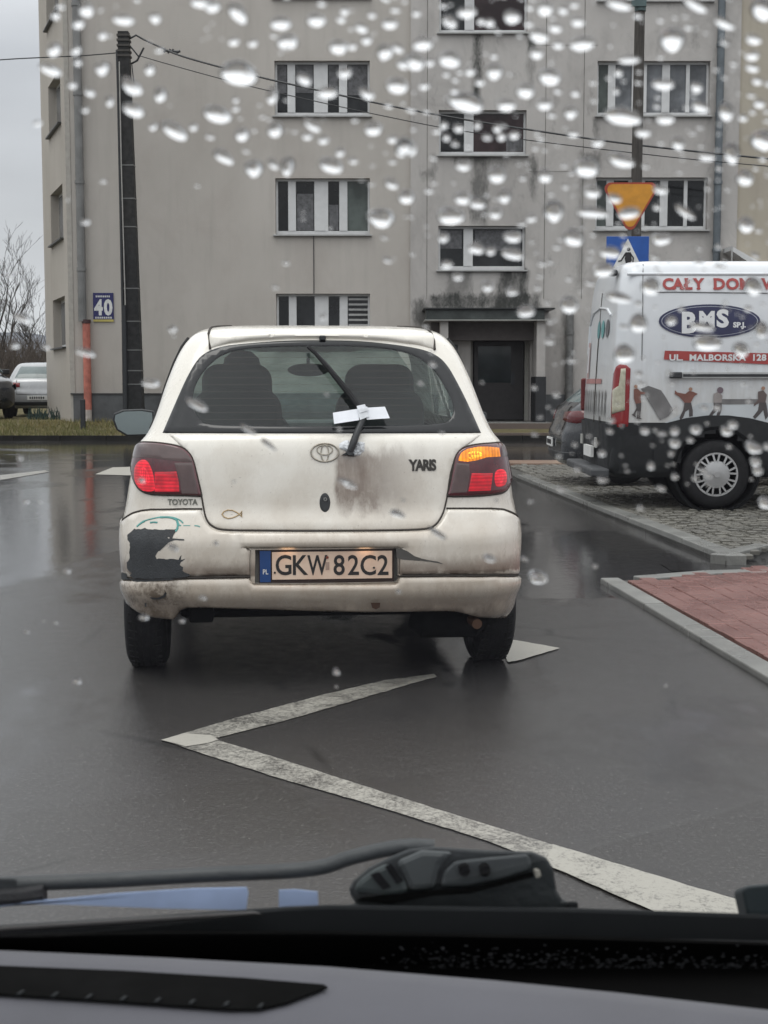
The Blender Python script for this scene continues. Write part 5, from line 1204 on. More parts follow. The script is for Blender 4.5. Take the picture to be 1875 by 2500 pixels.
# driver
def skinned(name, joints, edges, mat, parent, root=0, sub=2):
    me = bpy.data.meshes.new(name); me.from_pydata([V(j[0]) for j in joints], edges, []); o = bpy.data.objects.new(name, me); C.objects.link(o)
    if parent: o.parent = parent
    sk = o.modifiers.new('skin', 'SKIN')
    for i, j in enumerate(joints): me.skin_vertices[0].data[i].radius = (j[1], j[2] if len(j) > 2 else j[1]); me.skin_vertices[0].data[i].use_root = (i == root)
    sb = o.modifiers.new('sub', 'SUBSURF'); sb.levels = sub; sb.render_levels = sub; me.materials.append(mat)
    for p_ in me.polygons: p_.use_smooth = True
    return o
dpos = V((-.345, 1.83, 0)); coat = simple('dark_jacket', (.030, .032, .036), .9)
per = thing('person', 'driver in a dark jacket seen from behind through the rear window', 'person', Y.M @ (dpos+V((0, 0, .58))), YAW, local=True)
J = [((0, 0, .05), .16, .12), ((0, -.06, .22), .16, .12), ((0, -.10, .40), .19, .12), ((0, -.10, .50), .12, .09), ((0, -.06, .58), .055), ((0, -.03, .70), .085, .10), ((0, -.02, .78), .085, .10),
     ((.19, -.10, .46), .07), ((.25, .02, .30), .055), ((.15, .27, .33), .042), ((.13, .31, .34), .034), ((-.19, -.10, .46), .07), ((-.25, .02, .30), .055), ((-.17, .27, .33), .042), ((-.15, .31, .34), .034),
     ((.11, .18, .03), .09), ((.12, .48, .10), .065), ((.12, .58, -.22), .045), ((-.11, .18, .03), .09), ((-.12, .48, .10), .065), ((-.12, .58, -.22), .045)]
E = [(0, 1), (1, 2), (2, 3), (3, 4), (4, 5), (5, 6), (3, 7), (7, 8), (8, 9), (9, 10), (3, 11), (11, 12), (12, 13), (13, 14), (0, 15), (15, 16), (16, 17), (0, 18), (18, 19), (19, 20)]
LOCAL.add(per.name); skinned('body', J, E, coat, per)
m_ = MB(); m_.lathe([(-.02, .02), (.0, .07), (.05, .098), (.11, .105), (.17, .09), (.205, .05), (.212, .01)], (0, -.055, .645), 'Z', 20); obj('hair', m_, simple('dark_hair', (.02, .017, .015), .9), per, smooth=True)
m_ = MB(); m_.lathe([(0, .004), (.015, .014), (.035, .011)], (0, .055, .70), 'Y', 8); m_.lathe([(0, .012), (.01, .016)], (-.03, .05, .735), 'Y', 8); m_.lathe([(0, .012), (.01, .016)], (.03, .05, .735), 'Y', 8); m_.box(-.025, .025, .055, .066, .655, .665); obj('face_features', m_, simple('skin', (.42, .26, .19), .6), per, smooth=True)
# ------------------------------------------------------------------ WHITE VAN (heads right, rear end in view)
VY = 13.2; VZ = ZC; vX = atY(1492, 900, VY).x
vloc = V((vX, VY+1.02, VZ)); VR = -pi/2
tabV = [(.30, .93, .05, 5.2, .12), (.40, .98, .0, 5.3, .14), (.75, 1.015, .0, 5.32, .14), (1.5, 1.02, .03, 4.9, .14), (2.0, .99, .06, 4.1, .15), (2.20, .955, .085, 3.9, .17), (2.30, .90, .11, 3.8, .18), (2.35, .80, .18, 3.7, .2), (2.37, .6, .35, 3.6, .2)]
Vn = Shell(tabV, .03, .10, vloc, VR)
van = thing('white_van', 'white moving company van with printed adverts parked on the cobbles at right', 'van', vloc, VR, local=True)
def vanpaint():
    t = NT('van_white'); c = t.coord(); z = t.xyz(c)[2]; n = t.noise(c, 3.5, 5); 
    col = t.mix(t.mr(n, .3, .7), (.64, .665, .69), (.72, .74, .76)); col = t.mix(t.mr(t.math('ADD', z, t.mr(t.noise(t.coord(scale=(5, 5, 1)), 4, 6, .7), .2, .8, -.35, .35)), .7, 1.5, .62, 0), col, (.40, .38, .34))
    t.set(col=col, rough=.28, coat=.4, coatr=.08); return t.m
M['van'] = vanpaint(); WX = atY(1749, 1153, VY).x-vX
def vhole(c, kind): return kind == 's' and (c.y-WX)**2+(c.z-.34)**2 < .40**2
blk = simple('van_cladding', (.010, .0115, .013), .65, var=.3, scale=3)
lv = [.30+.035*i for i in range(int((2.18-.30)/.035)+1)]+[2.20, 2.23, 2.26, 2.29, 2.31, 2.325, 2.34, 2.35, 2.36, 2.366, 2.37]
def VS(px, py):
    """photo pixel -> (local y, local z) on the van's near side"""
    Yp = VY
    for _ in range(4):
        p = atY(px, py, Yp); z = p.z-VZ; Yp = vloc.y-Vn.at(min(max(z, .3), 2.36))[0]
    return (p.x-vX, z)
mb = Vn.build(lv, vhole, True, True, VS(1700, 1040)[1])
obj('body', mb, [M['van'], blk], van, smooth=True, angle=60)
def vpt(y, z, d=.006): return V((Vn.at(min(max(z, .3), 2.36))[0]+d, y, z))
def vpoly(mb_, pts, d=.006, th=.003, px=True, dens=.06):
    q_ = [VS(*p) for p in pts] if px else pts; q_ = densify(q_, dens); b2 = [V(p) for p in q_]; n = len(b2); xs_ = [p.x for p in b2]; zs_ = [p.y for p in b2]
    if max(zs_)-min(zs_) > .15: b2 += [V((x_, z_)) for x_ in [min(xs_)+dens*(i+.5) for i in range(int((max(xs_)-min(xs_))/dens))] for z_ in [min(zs_)+dens*(i+.5) for i in range(int((max(zs_)-min(zs_))/dens))] if inpoly(x_, z_, q_)]
    r_ = delaunay_2d_cdt(b2, [(i, (i+1) % n) for i in range(n)], [], 1, 1e-6); mb_.add([vpt(v.x, v.y, d) for v in r_[0]], [tuple(f) for f in r_[2]])
def vdecal(name, polys, mat, d=.006, parent=van, px=True):
    m_ = MB(); [vpoly(m_, p, d, px=px) for p in polys]; return obj(name, m_, mat, parent, smooth=True, angle=180, recalc=False)
z0b = VS(1700, 1036)[1]
cl = MB(); arch = [(WX+.41*cos(a), .36+.41*sin(a)) for a in [pi-pi*i/16 for i in range(17)]]
vpoly(cl, [(.42, .33), (.42, z0b), (WX-.55, z0b), (WX-.48, z0b+.015), (WX-.30, z0b+.06), (WX-.1, z0b+.085), (WX+.1, z0b+.085), (WX+.30, z0b+.06), (WX+.48, z0b+.015), (WX+.55, z0b), (5.0, z0b), (5.0, .33), (WX+.41, .33)]+arch[::-1]+[(WX-.41, .33)], .014, px=False)
obj('side_cladding', cl, blk, van, recalc=False)
wa = MB(); wa.lathe([(0, .42), (-.34, .42), (-.34, .39), (0, .39), (0, .42)], (1.03, WX, .37), 'X', 40, False); obj('wheel_arch', wa, M['under'], van, smooth=True)
wi = MB(); wi.lathe([(-.40, .43), (-.41, .40)], (1.03, WX, .37), 'X', 30); obj('arch_liner', wi, M['under'], van)
cor = MB()
rb = [Vn.P(xi_, z) for z in (.34, z0b) for xi_ in [Vn.xi(x, z) for x in (-1.0, -.8, -.4, 0, .4, .8, .95)]+[Vn.xi_side(.14, z, 1), Vn.xi_side(.3, z, 1)]]
n = len(rb)//2; nb = [p+V((0.012 if p.x > .9 else 0, -.035, 0)) for p in rb]; cor.add(nb, [(i, i+1, n+i+1, n+i) for i in range(n-1)]); obj('rear_bumper', cor, blk, van, smooth=True, angle=60)
m_ = MB(); m_.box(-.9, .9, -.16, .02, .30, .38); obj('rear_step', m_, simple('step_grey', (.055, .058, .062), .5), van, bevel=.02)
for xx_ in (-.62, .35):
    m_ = MB(); m_.box(xx_, xx_+.10, -.05, -.036, .56, .66); obj('reflector', m_, simple('number_sticker', (.45, .45, .42), .5), van)
# wheels
for sg, yy_ in ((1, WX), (-1, WX), (1, WX+3.2), (-1, WX+3.2)):
    x_ = sg*.90; m_ = MB(); r, h = .332, .11
    m_.lathe([(-h+.01, r*.55), (-h, r*.62), (-h, r*.88), (-h+.02, r*.97), (-.02, r), (.02, r), (h-.02, r*.97), (h, r*.88), (h, r*.62), (h-.01, r*.55)], (x_, yy_, r), 'X', 56)
    w_ = obj('wheel', m_, M['rubber'], van, smooth=True, angle=50)
    xf = x_+sg*(h-.004); R0 = r*.63
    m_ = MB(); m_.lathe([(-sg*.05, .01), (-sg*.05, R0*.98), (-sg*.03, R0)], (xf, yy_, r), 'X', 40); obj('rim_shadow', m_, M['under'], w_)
    m_ = MB(); m_.lathe([(0, R0), (sg*.010, R0), (sg*.010, R0*.92), (0, R0*.90)], (xf, yy_, r), 'X', 48)
    m_.lathe([(0, R0*.64), (sg*.018, R0*.61), (sg*.03, R0*.30), (sg*.034, .01)], (xf, yy_, r), 'X', 32)
    for k in range(9):
        a = 2*pi*k/9+.2
        for da in (-.10, .10):
            a1 = a+da; a2 = a+da*1.6; p0 = V((xf+sg*.010, yy_+R0*.58*cos(a1), r+R0*.58*sin(a1))); p1 = V((xf+sg*.004, yy_+R0*.93*cos(a2), r+R0*.93*sin(a2))); tt = (p1-p0).cross(V((1, 0, 0))).normalized()*.009
            m_.add([p0-tt, p0+tt, p1+tt, p1-tt, p0-tt+V((sg*.012, 0, 0)), p0+tt+V((sg*.012, 0, 0)), p1+tt+V((sg*.012, 0, 0)), p1-tt+V((sg*.012, 0, 0))], [(4, 5, 6, 7), (0, 4, 7, 3), (1, 2, 6, 5), (0, 1, 5, 4)])
    m_.tube([(xf+sg*.03, yy_, r), (xf+sg*.042, yy_, r)], .028, 14)
    obj('hubcap', m_, M['alloy'], w_, smooth=True, angle=40)
# tail lamp of the van (wraps the corner)
m_ = MB()
def vlamp(name, pts, mk, d, parent=None):
    q_ = []
    for a, b in pts: y_, z_ = VS(a, b); q_.append((Vn.xi_side(y_, z_, 1) if y_ > .17 else Vn.xi_side(.17, z_, 1)-(.17-y_)*1.15, z_))
    return obj(name, Vn.overlay(q_, d, res=.04, roll=.008, lip=.006, depth=.01), M[mk], parent or van, smooth=True, angle=70)
M['vred'] = lampmat('van_red_lens', (.22, .008, .010), (1, .02, .02), .01); M['vclear'] = simple('van_clear_lens', (.42, .40, .30), .12, var=.2, scale=30, coat=.8)
VZt = lambda u, v: (1275+.3616*u, 600+.3616*v)
VL = lambda pts: [VZt(*p) for p in pts]
tlv = vlamp('tail_lamp', VL([(600, 1218), (600, 1000), (608, 860), (630, 815), (660, 798), (695, 805), (722, 830), (728, 900), (722, 1100), (716, 1222), (660, 1228)]), 'vred', .012)
vlamp('clear_lens', VL([(614, 975), (660, 945), (668, 830), (695, 828), (697, 1110), (612, 1140)]), 'vclear', .020, tlv)
# printed adverts
redt = simple('print_red', (.36, .055, .05), .4, var=.12); navy = simple('print_navy', (.022, .025, .075), .35, var=.2); wht = simple('print_white', (.70, .71, .72), .4, var=.05); gry = simple('print_grey', (.20, .20, .20), .5, var=.3, scale=6)
def vtext(s_, px, py, hpx, mat, name, bold=.004, sx=1.0, d=.009, space=1.0, ext=0):
    y0, z0 = VS(px, py); _, z1_ = VS(px, py-hpx); size = (z1_-z0)/.70
    return obj(name, text_mb(s_, size, lambda a, b, c: vpt(y0+a, z0+b, d), bold, 0, sx, space, 'LEFT', 3), mat, van, recalc=False)
def serif_word(letters, py, hpx):
    """letters: (char, px, width factor, serif foot/top x offsets in px)"""
    m_ = MB()
    for ch, px_, sx_, ser in letters:
        vtext(ch, px_, py, hpx, redt, 'slogan_letter', .006, sx_)
        for (dx, top, w_) in ser:
            yy0 = py-(hpx-2.2 if top else -0.2); vpoly(m_, [(px_+dx-w_, yy0), (px_+dx+w_, yy0), (px_+dx+w_, yy0-2.6), (px_+dx-w_, yy0-2.6)], .0095)
    obj('slogan_serifs', m_, redt, van, recalc=False)
serif_word([('C', 1617, 1.05, []), ('A', 1643, 1.0, [(2.5, 0, 5), (21, 0, 5)]), ('Ł', 1671, 1.0, [(4, 0, 5), (4, 1, 5)]), ('Y', 1694, 1.0, [(11, 0, 5), (2, 1, 4.5), (20, 1, 4.5)]), ('D', 1741, 1.05, [(3.5, 0, 4), (3.5, 1, 4)]), ('O', 1772, 1.05, []), ('M', 1805, 1.0, [(3, 0, 4.5), (25, 0, 4.5), (3, 1, 4), (25, 1, 4)]), ('W', 1861, 1.0, [(1, 1, 5)])], 706, 26)
ov = [(1732+124*cos(a), 784+41*sin(a)) for a in [2*pi*i/48 for i in range(48)]]; ov2 = [(1732+118*cos(a), 784+36.5*sin(a)) for a in [2*pi*i/48 for i in range(48)]]; ov3 = [(1732+116*cos(a), 784+35*sin(a)) for a in [2*pi*i/48 for i in range(48)]]
lg = vdecal('logo_oval', [ov], navy, .008); vdecal('logo_line', [ov2], simple('print_pale', (.36, .38, .44), .4), .0095, lg); vdecal('logo_field', [ov3], navy, .011, lg)
vtext('B', 1662, 811, 48, wht, 'logo_letter', .012, .95, .013); vtext('M', 1705, 797, 36, wht, 'logo_letter', .010, 1.0, .013); vtext('S', 1749, 797, 40, wht, 'logo_letter', .010, 1.1, .013); vtext('SP.J.', 1789, 799, 12, wht, 'logo_letter', .003, 1.1, .013)
vdecal('address_band', [[VZt(962, 708), (2100, 868), (2100, 900), VZt(955, 768)]], redt, .008)
vtext('UL.  MALBORSKA  128', 1633, 880, 14.5, wht, 'address_letter', .003, 1.12, .011, 1.06)
# seams, rail, window outline
seamm = simple('van_seam', (.16, .165, .17), .6)
m_ = MB()
for pts in ([(1570, 645), (1569, 760), (1567, 880)],): m_.tube([vpt(*VS(a, b), .002) for a, b in densify(pts, 20, False)], .005, 5)
obj('panel_seam', m_, seamm, van)
m_ = MB(); m_.tube([vpt(*VS(a, b), .002) for a, b in [(1592, 716), (1600, 713.5), (1650, 713), (1900, 716), (2050, 717)]], .006, 5); obj('panel_crease', m_, seamm, van)
m_ = MB(); a, b = VS(1640, 916); m_.box(1.03, 1.055, a, 5.0, b-.030, b+.030); obj('slide_rail', m_, simple('rail_light', (.42, .43, .43), .4), van, bevel=.004)
m_ = MB(); m_.box(1.055, 1.06, a+.1, 5.0, b-.014, b+.010); obj('rail_slot', m_, M['black_plastic'], van)
m_ = MB(); m_.box(1.03, 1.075, a-.03, a+.09, b-.03, b+.03); obj('rail_end', m_, M['black_plastic'], van, bevel=.012)
m_ = MB(); m_.tube([vpt(y_, 2.22, .0) for y_ in (.15, 1, 2, 3, 4)], .016, 8); obj('roof_gutter', m_, M['van'], van, smooth=True)
m_ = MB(); m_.tube([vpt(*VS(a, b), .0) for a, b in [(1560, 1035), (1640, 1035)]]+[vpt(WX-.6, z0b+.02, 0)], .014, 8); 
# printed movers (plain anonymous silhouettes) along the bottom
F1 = VZt
shirt = simple('print_shirt_red', (.20, .085, .065), .5, var=.2); trous = simple('print_trousers', (.075, .065, .065), .5, var=.2); skin = simple('print_skin', (.38, .22, .15), .5); pale = simple('print_pale_stripe', (.52, .55, .57), .45, var=.1, scale=2); board = simple('print_board', (.17, .165, .165), .5, var=.35, scale=5)
vdecal('pale_print', [VL([(1010, 1170), (1200, 1060), (1700, 1070), (1700, 1195), (960, 1195)])], pale, .0075)
vdecal('printed_piano_lid', [VL([(800, 965), (850, 945), (935, 975), (960, 1010), (1020, 1110), (985, 1150), (930, 1178)])], board, .009)
def mover(parts_):
    first = None
    for nm, mt, polys in parts_:
        o_ = vdecal(nm, [VL(p) for p in polys], mt, .0105, van if first is None else first); first = first or o_
circ = lambda x, y, r: [(x+r*cos(a), y+r*sin(a)) for a in [2*pi*i/10 for i in range(10)]]
mover([('printed_mover', shirt, [[(752, 968), (775, 962), (800, 985), (830, 990), (828, 1003), (798, 1003), (802, 1060), (765, 1068), (752, 1030)]]), ('trousers', trous, [[(766, 1066), (803, 1060), (800, 1110), (795, 1160), (808, 1170), (770, 1168), (778, 1110), (765, 1125), (765, 1160), (738, 1140), (750, 1132), (770, 1095)]]), ('head', skin, [circ(766, 950, 13)])])
mover([('printed_mover', shirt, [[(1030, 975), (1045, 990), (1100, 1000), (1125, 980), (1150, 985), (1185, 1000), (1160, 1015), (1135, 1060), (1095, 1060), (1060, 1020), (1028, 1000)]]), ('trousers', trous, [[(1095, 1058), (1138, 1058), (1150, 1110), (1150, 1150), (1125, 1155), (1125, 1105), (1100, 1120), (1085, 1160), (1065, 1178), (1060, 1160), (1085, 1110)]]), ('head', skin, [circ(1135, 968, 13)])])
mover([('printed_mover', simple('print_grey_shirt', (.30, .27, .26), .5), [[(1290, 1000), (1320, 985), (1350, 1010), (1345, 1060), (1290, 1062)]]), ('trousers', trous, [[(1290, 1060), (1346, 1060), (1345, 1110), (1325, 1160), (1305, 1160), (1320, 1110), (1295, 1130), (1270, 1160), (1255, 1150), (1290, 1100)]]), ('head', simple('print_cap', (.16, .12, .14), .5), [circ(1335, 975, 22)])])
vdecal('printed_sofa', [VL([(1345, 1035), (1590, 1035), (1590, 1070), (1345, 1072)])], board, .009)
mover([('printed_mover', simple('print_dark_shirt', (.12, .09, .085), .5), [[(1590, 985), (1625, 975), (1650, 1005), (1640, 1060), (1598, 1060), (1560, 1085), (1565, 1065), (1590, 1040)]]), ('trousers', trous, [[(1598, 1058), (1645, 1058), (1660, 1150), (1640, 1175), (1625, 1110), (1600, 1140), (1570, 1170), (1555, 1155), (1590, 1110)]]), ('head', skin, [circ(1625, 962, 13)])])
# rear door details: dark window curve, stickers, handle (on the rear face)
def vr(x, z, d=.006): return Vn.P(Vn.xi(x, z), z)+Vn.N(Vn.xi(x, z), z)*d
def rpoly(name, pts, mat, d=.006, parent=van):
    q_ = [V(p) for p in densify(pts, .05)]; n = len(q_); r_ = delaunay_2d_cdt(q_, [(i, (i+1) % n) for i in range(n)], [], 1, 1e-6); m_ = MB(); m_.add([vr(v.x, v.y, d) for v in r_[0]], [tuple(f) for f in r_[2]]); return obj(name, m_, mat, parent, smooth=True, angle=180, recalc=False)
m_ = MB(); m_.tube([vr(a, b, .004) for a, b in ((.62, 1.85), (.4, 1.92), (.0, 1.95), (-.5, 1.92), (-.75, 1.80), (-.78, 1.5))], .012, 6); obj('door_crease', m_, M['van'], van)
m_ = MB(); m_.tube([vr(0, z, .002) for z in (.76, 1.2, 1.6, 2.1)], .008, 6); obj('door_seam', m_, M['gap'], van)
rpoly('red_frame_print', [(-.75, 1.25), (-.75, 1.62), (-.55, 1.62), (-.55, 1.25)], simple('rear_print_red', (.46, .33, .32), .5)); rpoly('red_frame_print', [(-.75, 1.19), (-.75, 1.24), (.35, 1.24), (.35, 1.19)], simple('rear_band_red', (.40, .19, .18), .5))
rpoly('white_inner_print', [(-.70, 1.30), (-.70, 1.57), (-.6, 1.57), (-.6, 1.30)], wht, .009)
for k, x_ in enumerate((.0, .25, .5)): rpoly('round_sticker', [(x_+.09*cos(a), 1.73+.09*sin(a)) for a in [2*pi*i/12 for i in range(12)]], simple('sticker_teal', ((.10, .26, .27), (.12, .33, .33), (.12, .12, .13))[k], .5), .008)
for k in range(9):
    x_ = -.8+k*.17; rpoly('printed_figure', [(x_, .86), (x_+.03, 1.02), (x_+.015, 1.10), (x_+.05, 1.14), (x_+.085, 1.08), (x_+.07, 1.0), (x_+.10, .86), (x_+.06, .92)], gry, .008)
rpoly('emblem', [(.36+.03*cos(a), .84+.035*sin(a)) for a in [2*pi*i/10 for i in range(10)]], M['black_ink'], .01)
m_ = MB(); tl2 = Vn.P(Vn.xi(-.93, 1.0), 1.0); m_.box(-1.01, -.96, .0, .10, .9, 1.25); obj('tail_lamp', m_, simple('far_lamp_dark_red', (.12, .012, .012), .3), van, bevel=.02)
m_ = MB(); m_.box(-.2, .3, -.075, -.045, .46, .57); obj('licence_plate', m_, M['white'], van)
m_ = MB(); m_.box(-1.0, 1.0, 3.9, 5.1, .35, .8); obj('front_underbody', m_, M['under'], van)
ins = MB(); ins.box(-.9, .9, .3, 4.8, .32, .42); obj('chassis', ins, M['under'], van)
roofl = MB(); a0 = atY(1485, 652, VY+.05); roofl.box(.62, .74, .02, .10, 2.22, 2.28); obj('roof_lamp', roofl, M['black_plastic'], van, bevel=.02)

# ------------------------------------------------------------------ other parked cars
def parked(name, label, loc, rz, paint, scale=(1, 1, 1), lampc=(.22, .012, .014), plate=True, glassc=(.16, .20, .20), headc=None):
    tab = [(.22, .78, .12, 4.1, .2), (.32, .84, .02, 4.2, .25), (.5, .86, .0, 4.25, .28), (.65, .865, .02, 4.22, .28), (.72, .86, .05, 4.15, .27), (.85, .845, .08, 3.95, .26), (.95, .82, .12, 3.4, .24), (1.0, .79, .18, 3.15, .22), (1.2, .71, .40, 2.75, .18), (1.36, .63, .62, 2.35, .16), (1.41, .58, .72, 2.2, .16), (1.44, .48, .9, 2.0, .16), (1.455, .3, 1.2, 1.8, .15)]
    sh = Shell(tab, .08, .2, loc, rz); root = thing(name, label, 'car', loc, rz, group='cars parked by the block', local=True); root.scale = scale
    lv_ = [.22+.04*i for i in range(29)]+[1.38, 1.40, 1.42, 1.435, 1.445, 1.45, 1.455]
    obj('body', sh.build(lv_, None, True, True), paint, root, smooth=True, angle=60)
    gm = simple(name+'_glass', glassc, .08, var=.25, scale=2)
    rg = [(-.62, 1.02), (-.50, 1.34), (.50, 1.34), (.62, 1.02)]; obj('rear_glass', sh.overlay([(sh.xi(a, b), b) for a, b in rg], .006, res=.08, roll=.01, lip=.006, depth=.01), gm, root, smooth=True)
    for sg in (-1, 1):
        o_ = [(sh.xi_side(.75, 1.03, sg), 1.03), (sh.xi_side(1.0, 1.34, sg), 1.34), (sh.xi_side(2.3, 1.34, sg), 1.34), (sh.xi_side(2.85, 1.03, sg), 1.03)]
        obj('side_glass', sh.overlay(o_, .006, res=.12, roll=.01, lip=.006, depth=.01), gm, root, smooth=True)
        t_ = [(sh.xi(sg*.46, .90), .90), (sh.xi(sg*.46, .79), .79), (sh.xi(sg*.80, .76), .76), (sh.xi_side(.42, .80, sg), .80), (sh.xi_side(.42, .88, sg), .88), (sh.xi(sg*.80, .92), .92)]
        obj('tail_lamp', sh.overlay(t_, .012, res=.06, roll=.01, lip=.008, depth=.01), lampmat(name+'_lens', lampc, (1, .02, .02), .005), root, smooth=True)
        for yy_ in (.75, 3.35):
            carwheel(root, sg*.76, yy_, .31, .19, sg, True, False)
        m_ = MB(); m_.box(min(sg*.80, sg*.99), max(sg*.80, sg*.99), 2.62, 2.72, .98, 1.10); obj('door_mirror', m_, M['black_plastic'], root, bevel=.03)
        hl_ = [(sh.xi_side(3.55, .66, sg), .66), (sh.xi_side(3.55, .76, sg), .76), (sh.xi_side(3.72, .78, sg), .78), (sh.xi_side(3.72, .64, sg), .64)]
        obj('headlamp', sh.overlay(hl_, .012, res=.08, roll=.01, lip=.008, depth=.01), headc or M['vclear'], root, smooth=True)
    obj('bumper_strip', sh.overlay([(sh.xi(-.82, .40), .40), (sh.xi(-.82, .30), .30), (sh.xi(.82, .30), .30), (sh.xi(.82, .40), .40)], .012, res=.08, roll=.01, lip=.006, depth=.01), M['black_plastic'], root)
    obj('tailgate_gap', sh.strip([(-.55, .97), (-.57, .80), (-.55, .60), (.55, .60), (.57, .80), (.55, .97)], .006, .003), M['gap'], root)
    fm = MB(); zz_ = [1.0, 1.1, 1.2, 1.3, 1.37]
    for z in zz_:
        w = sh.at(z)[0]; f_ = sorted([p for p, k in sh.loopx(z) if k == 'f' and abs(p.x) < w-.08], key=lambda p: p.x); fm.v += [f_[round(i*(len(f_)-1)/6)]+V((0, .008, .008)) for i in range(7)]
    for j in range(4):
        for i in range(6): a = j*7+i; fm.f.append((a, a+1, a+8, a+7)); fm.mi.append(0)
    obj('windscreen', fm, gm, root, smooth=True)
    if plate:
        p = sh.P(0, .50); m_ = MB(); m_.box(-.26, .26, p.y-.02, p.y-.005, .45, .56); obj('licence_plate', m_, M['white'], root)
        m_ = MB(); 
        for i in range(7): m_.box(-.20+i*.058, -.165+i*.058, p.y-.024, p.y-.019, .475, .535)
        obj('plate_marks', m_, M['black_ink'], root)
    return root
sil = simple('silver_car_paint', (.42, .43, .44), .25, .2, var=.15, scale=2, coat=.5)
drk = simple('dark_car_paint', (.022, .024, .028), .2, .1, var=.2, coat=.6); drk2 = simple('charcoal_paint', (.030, .032, .036), .25, .1, coat=.5)
pA = atY(92, 1015, 37.2); parked('silver_estate', 'silver car seen from behind parked at the left building corner', V((pA.x, 37.2, GZ)), R(6), sil)
pB = atY(-14, 1015, 35.2); parked('dark_hatchback', 'dark car cut off by the left frame edge beside the silver car', V((-11.85, 37.9, GZ)), -R(150), drk, scale=(1, 1, 1.14), headc=M['black_gloss'])
pC = atY(1350, 1130, 16.6); parked('charcoal_car', 'charcoal car parked just beyond the white van with its rear showing', V((pC.x+.02, 17.0, 0.08)), -pi/2, drk2, scale=(1, 1, .93), lampc=(.09, .006, .008))
m_ = MB(); pD = atY(120, 1010, 34.5)
for k in range(60):
    a = V((pD.x+random.uniform(-.5, .35), 34.5+random.uniform(-.2, .2), GZ)); m_.tube([a, a+V((random.uniform(-.12, .12), 0, random.uniform(.1, .35)))], [.02, .004], 4)
tag(obj('shrub', m_, simple('shrub_green', (.03, .055, .045), .8)), 'small dark green shrub at the foot of the end wall', 'shrub')
# ------------------------------------------------------------------ OUR OWN CAR: windscreen, wipers, cowl, dashboard
own = thing('own_car_front', 'front of the car we sit in: windscreen, cowl, wipers and lilac grey dashboard', 'car interior', (0, .82, 0))
SLP = 1.1; WY0, WZ0 = .815, .935
def wsY(px, py):      # windscreen plane hit
    d = ray(px, py); t = (WZ0+WY0*SLP-CH)/(d.z+SLP*d.y); return CO+d*t
wn_ = V((0, -SLP, -1)).normalized()     # points to the inside/lower; outside is -wn_
wu = V((0, -1, SLP)).normalized(); wo = V((0, SLP, 1)).normalized()
gl = MB(); gl.quad((-.75, WY0, WZ0), (.75, WY0, WZ0), (.70, WY0-.62, WZ0+.62*SLP), (-.70, WY0-.62, WZ0+.62*SLP))
obj('windscreen', gl, thin_glass('windscreen_glass', (.97, .98, .975), dirt=.004, dirtcol=(.5, .5, .5)), own, recalc=False)
dashm = NT('lilac_dash'); c_ = dashm.world(); dashm.set(col=dashm.mix(dashm.mr(dashm.noise(c_, 7, 4), .3, .7), (.040, .040, .050), (.060, .060, .074)), rough=.75, sheen=.2); dashm.bump(dashm.noise(c_, 900, 2), .25, .001)
M['ownblack'] = simple('own_car_black', (.010, .0115, .013), .7, spec=.25); M['ownvoid'] = simple('defrost_trough', (.003, .003, .003), .95, spec=.05)
def DP(px, py, z): return atZ(px, py, z)
# dashboard upper roll: surface between front edge line and beyond the bottom of the frame
Ld = [(-500, 2295), (0, 2322), (400, 2340), (800, 2362), (1200, 2395), (1500, 2425), (1875, 2468), (2400, 2540)]
dm = MB(); rows = []
for px, py in Ld:
    p = atZ(px, py, .925); rows.append([p+V((0, .012, -.03)), p+V((0, .003, -.008)), p, p+V((0, -.008, .004)), p+V((0, -.03, .007)), p+V((0, -.08, .007)), p+V((0, -.20, -.005)), p+V((0, -.40, -.05)), p+V((0, -.5, -.35))])
k = len(rows[0]); dm.v = [v for r_ in rows for v in r_]
for i in range(len(rows)-1):
    for j in range(k-1): dm.f.append((i*k+j, (i+1)*k+j, (i+1)*k+j+1, i*k+j+1)); dm.mi.append(0)
dash = obj('dashboard', dm, dashm.m, own, smooth=True, angle=180)
vm = MB(); Lv = [(-60, 2361), (0, 2362), (300, 2374), (600, 2392), (790, 2408), (800, 2414), (700, 2452), (630, 2468), (560, 2468), (300, 2450), (0, 2431), (-60, 2428)]
def dz(px, py): return atZ(px, py, .9335)
vm.prism([dz(*p) for p in Lv][::-1], (0, 0, .0012)); vs_ = obj('vent_slot', vm, M['ownvoid'], dash)
for i, px in enumerate(range(40, 660, 84)):
    f_ = MB(); a = dz(px, 2433+px*.055); b = dz(px+6, 2436+px*.055); f_.prism([a+V((0, -.0005, .001)), a+V((.002, 0, .001)), b+V((.002, .006, .001)), b+V((0, .006, .001))], (0, 0, .0012)); obj('vent_fin', f_, M['ownblack'], vs_)
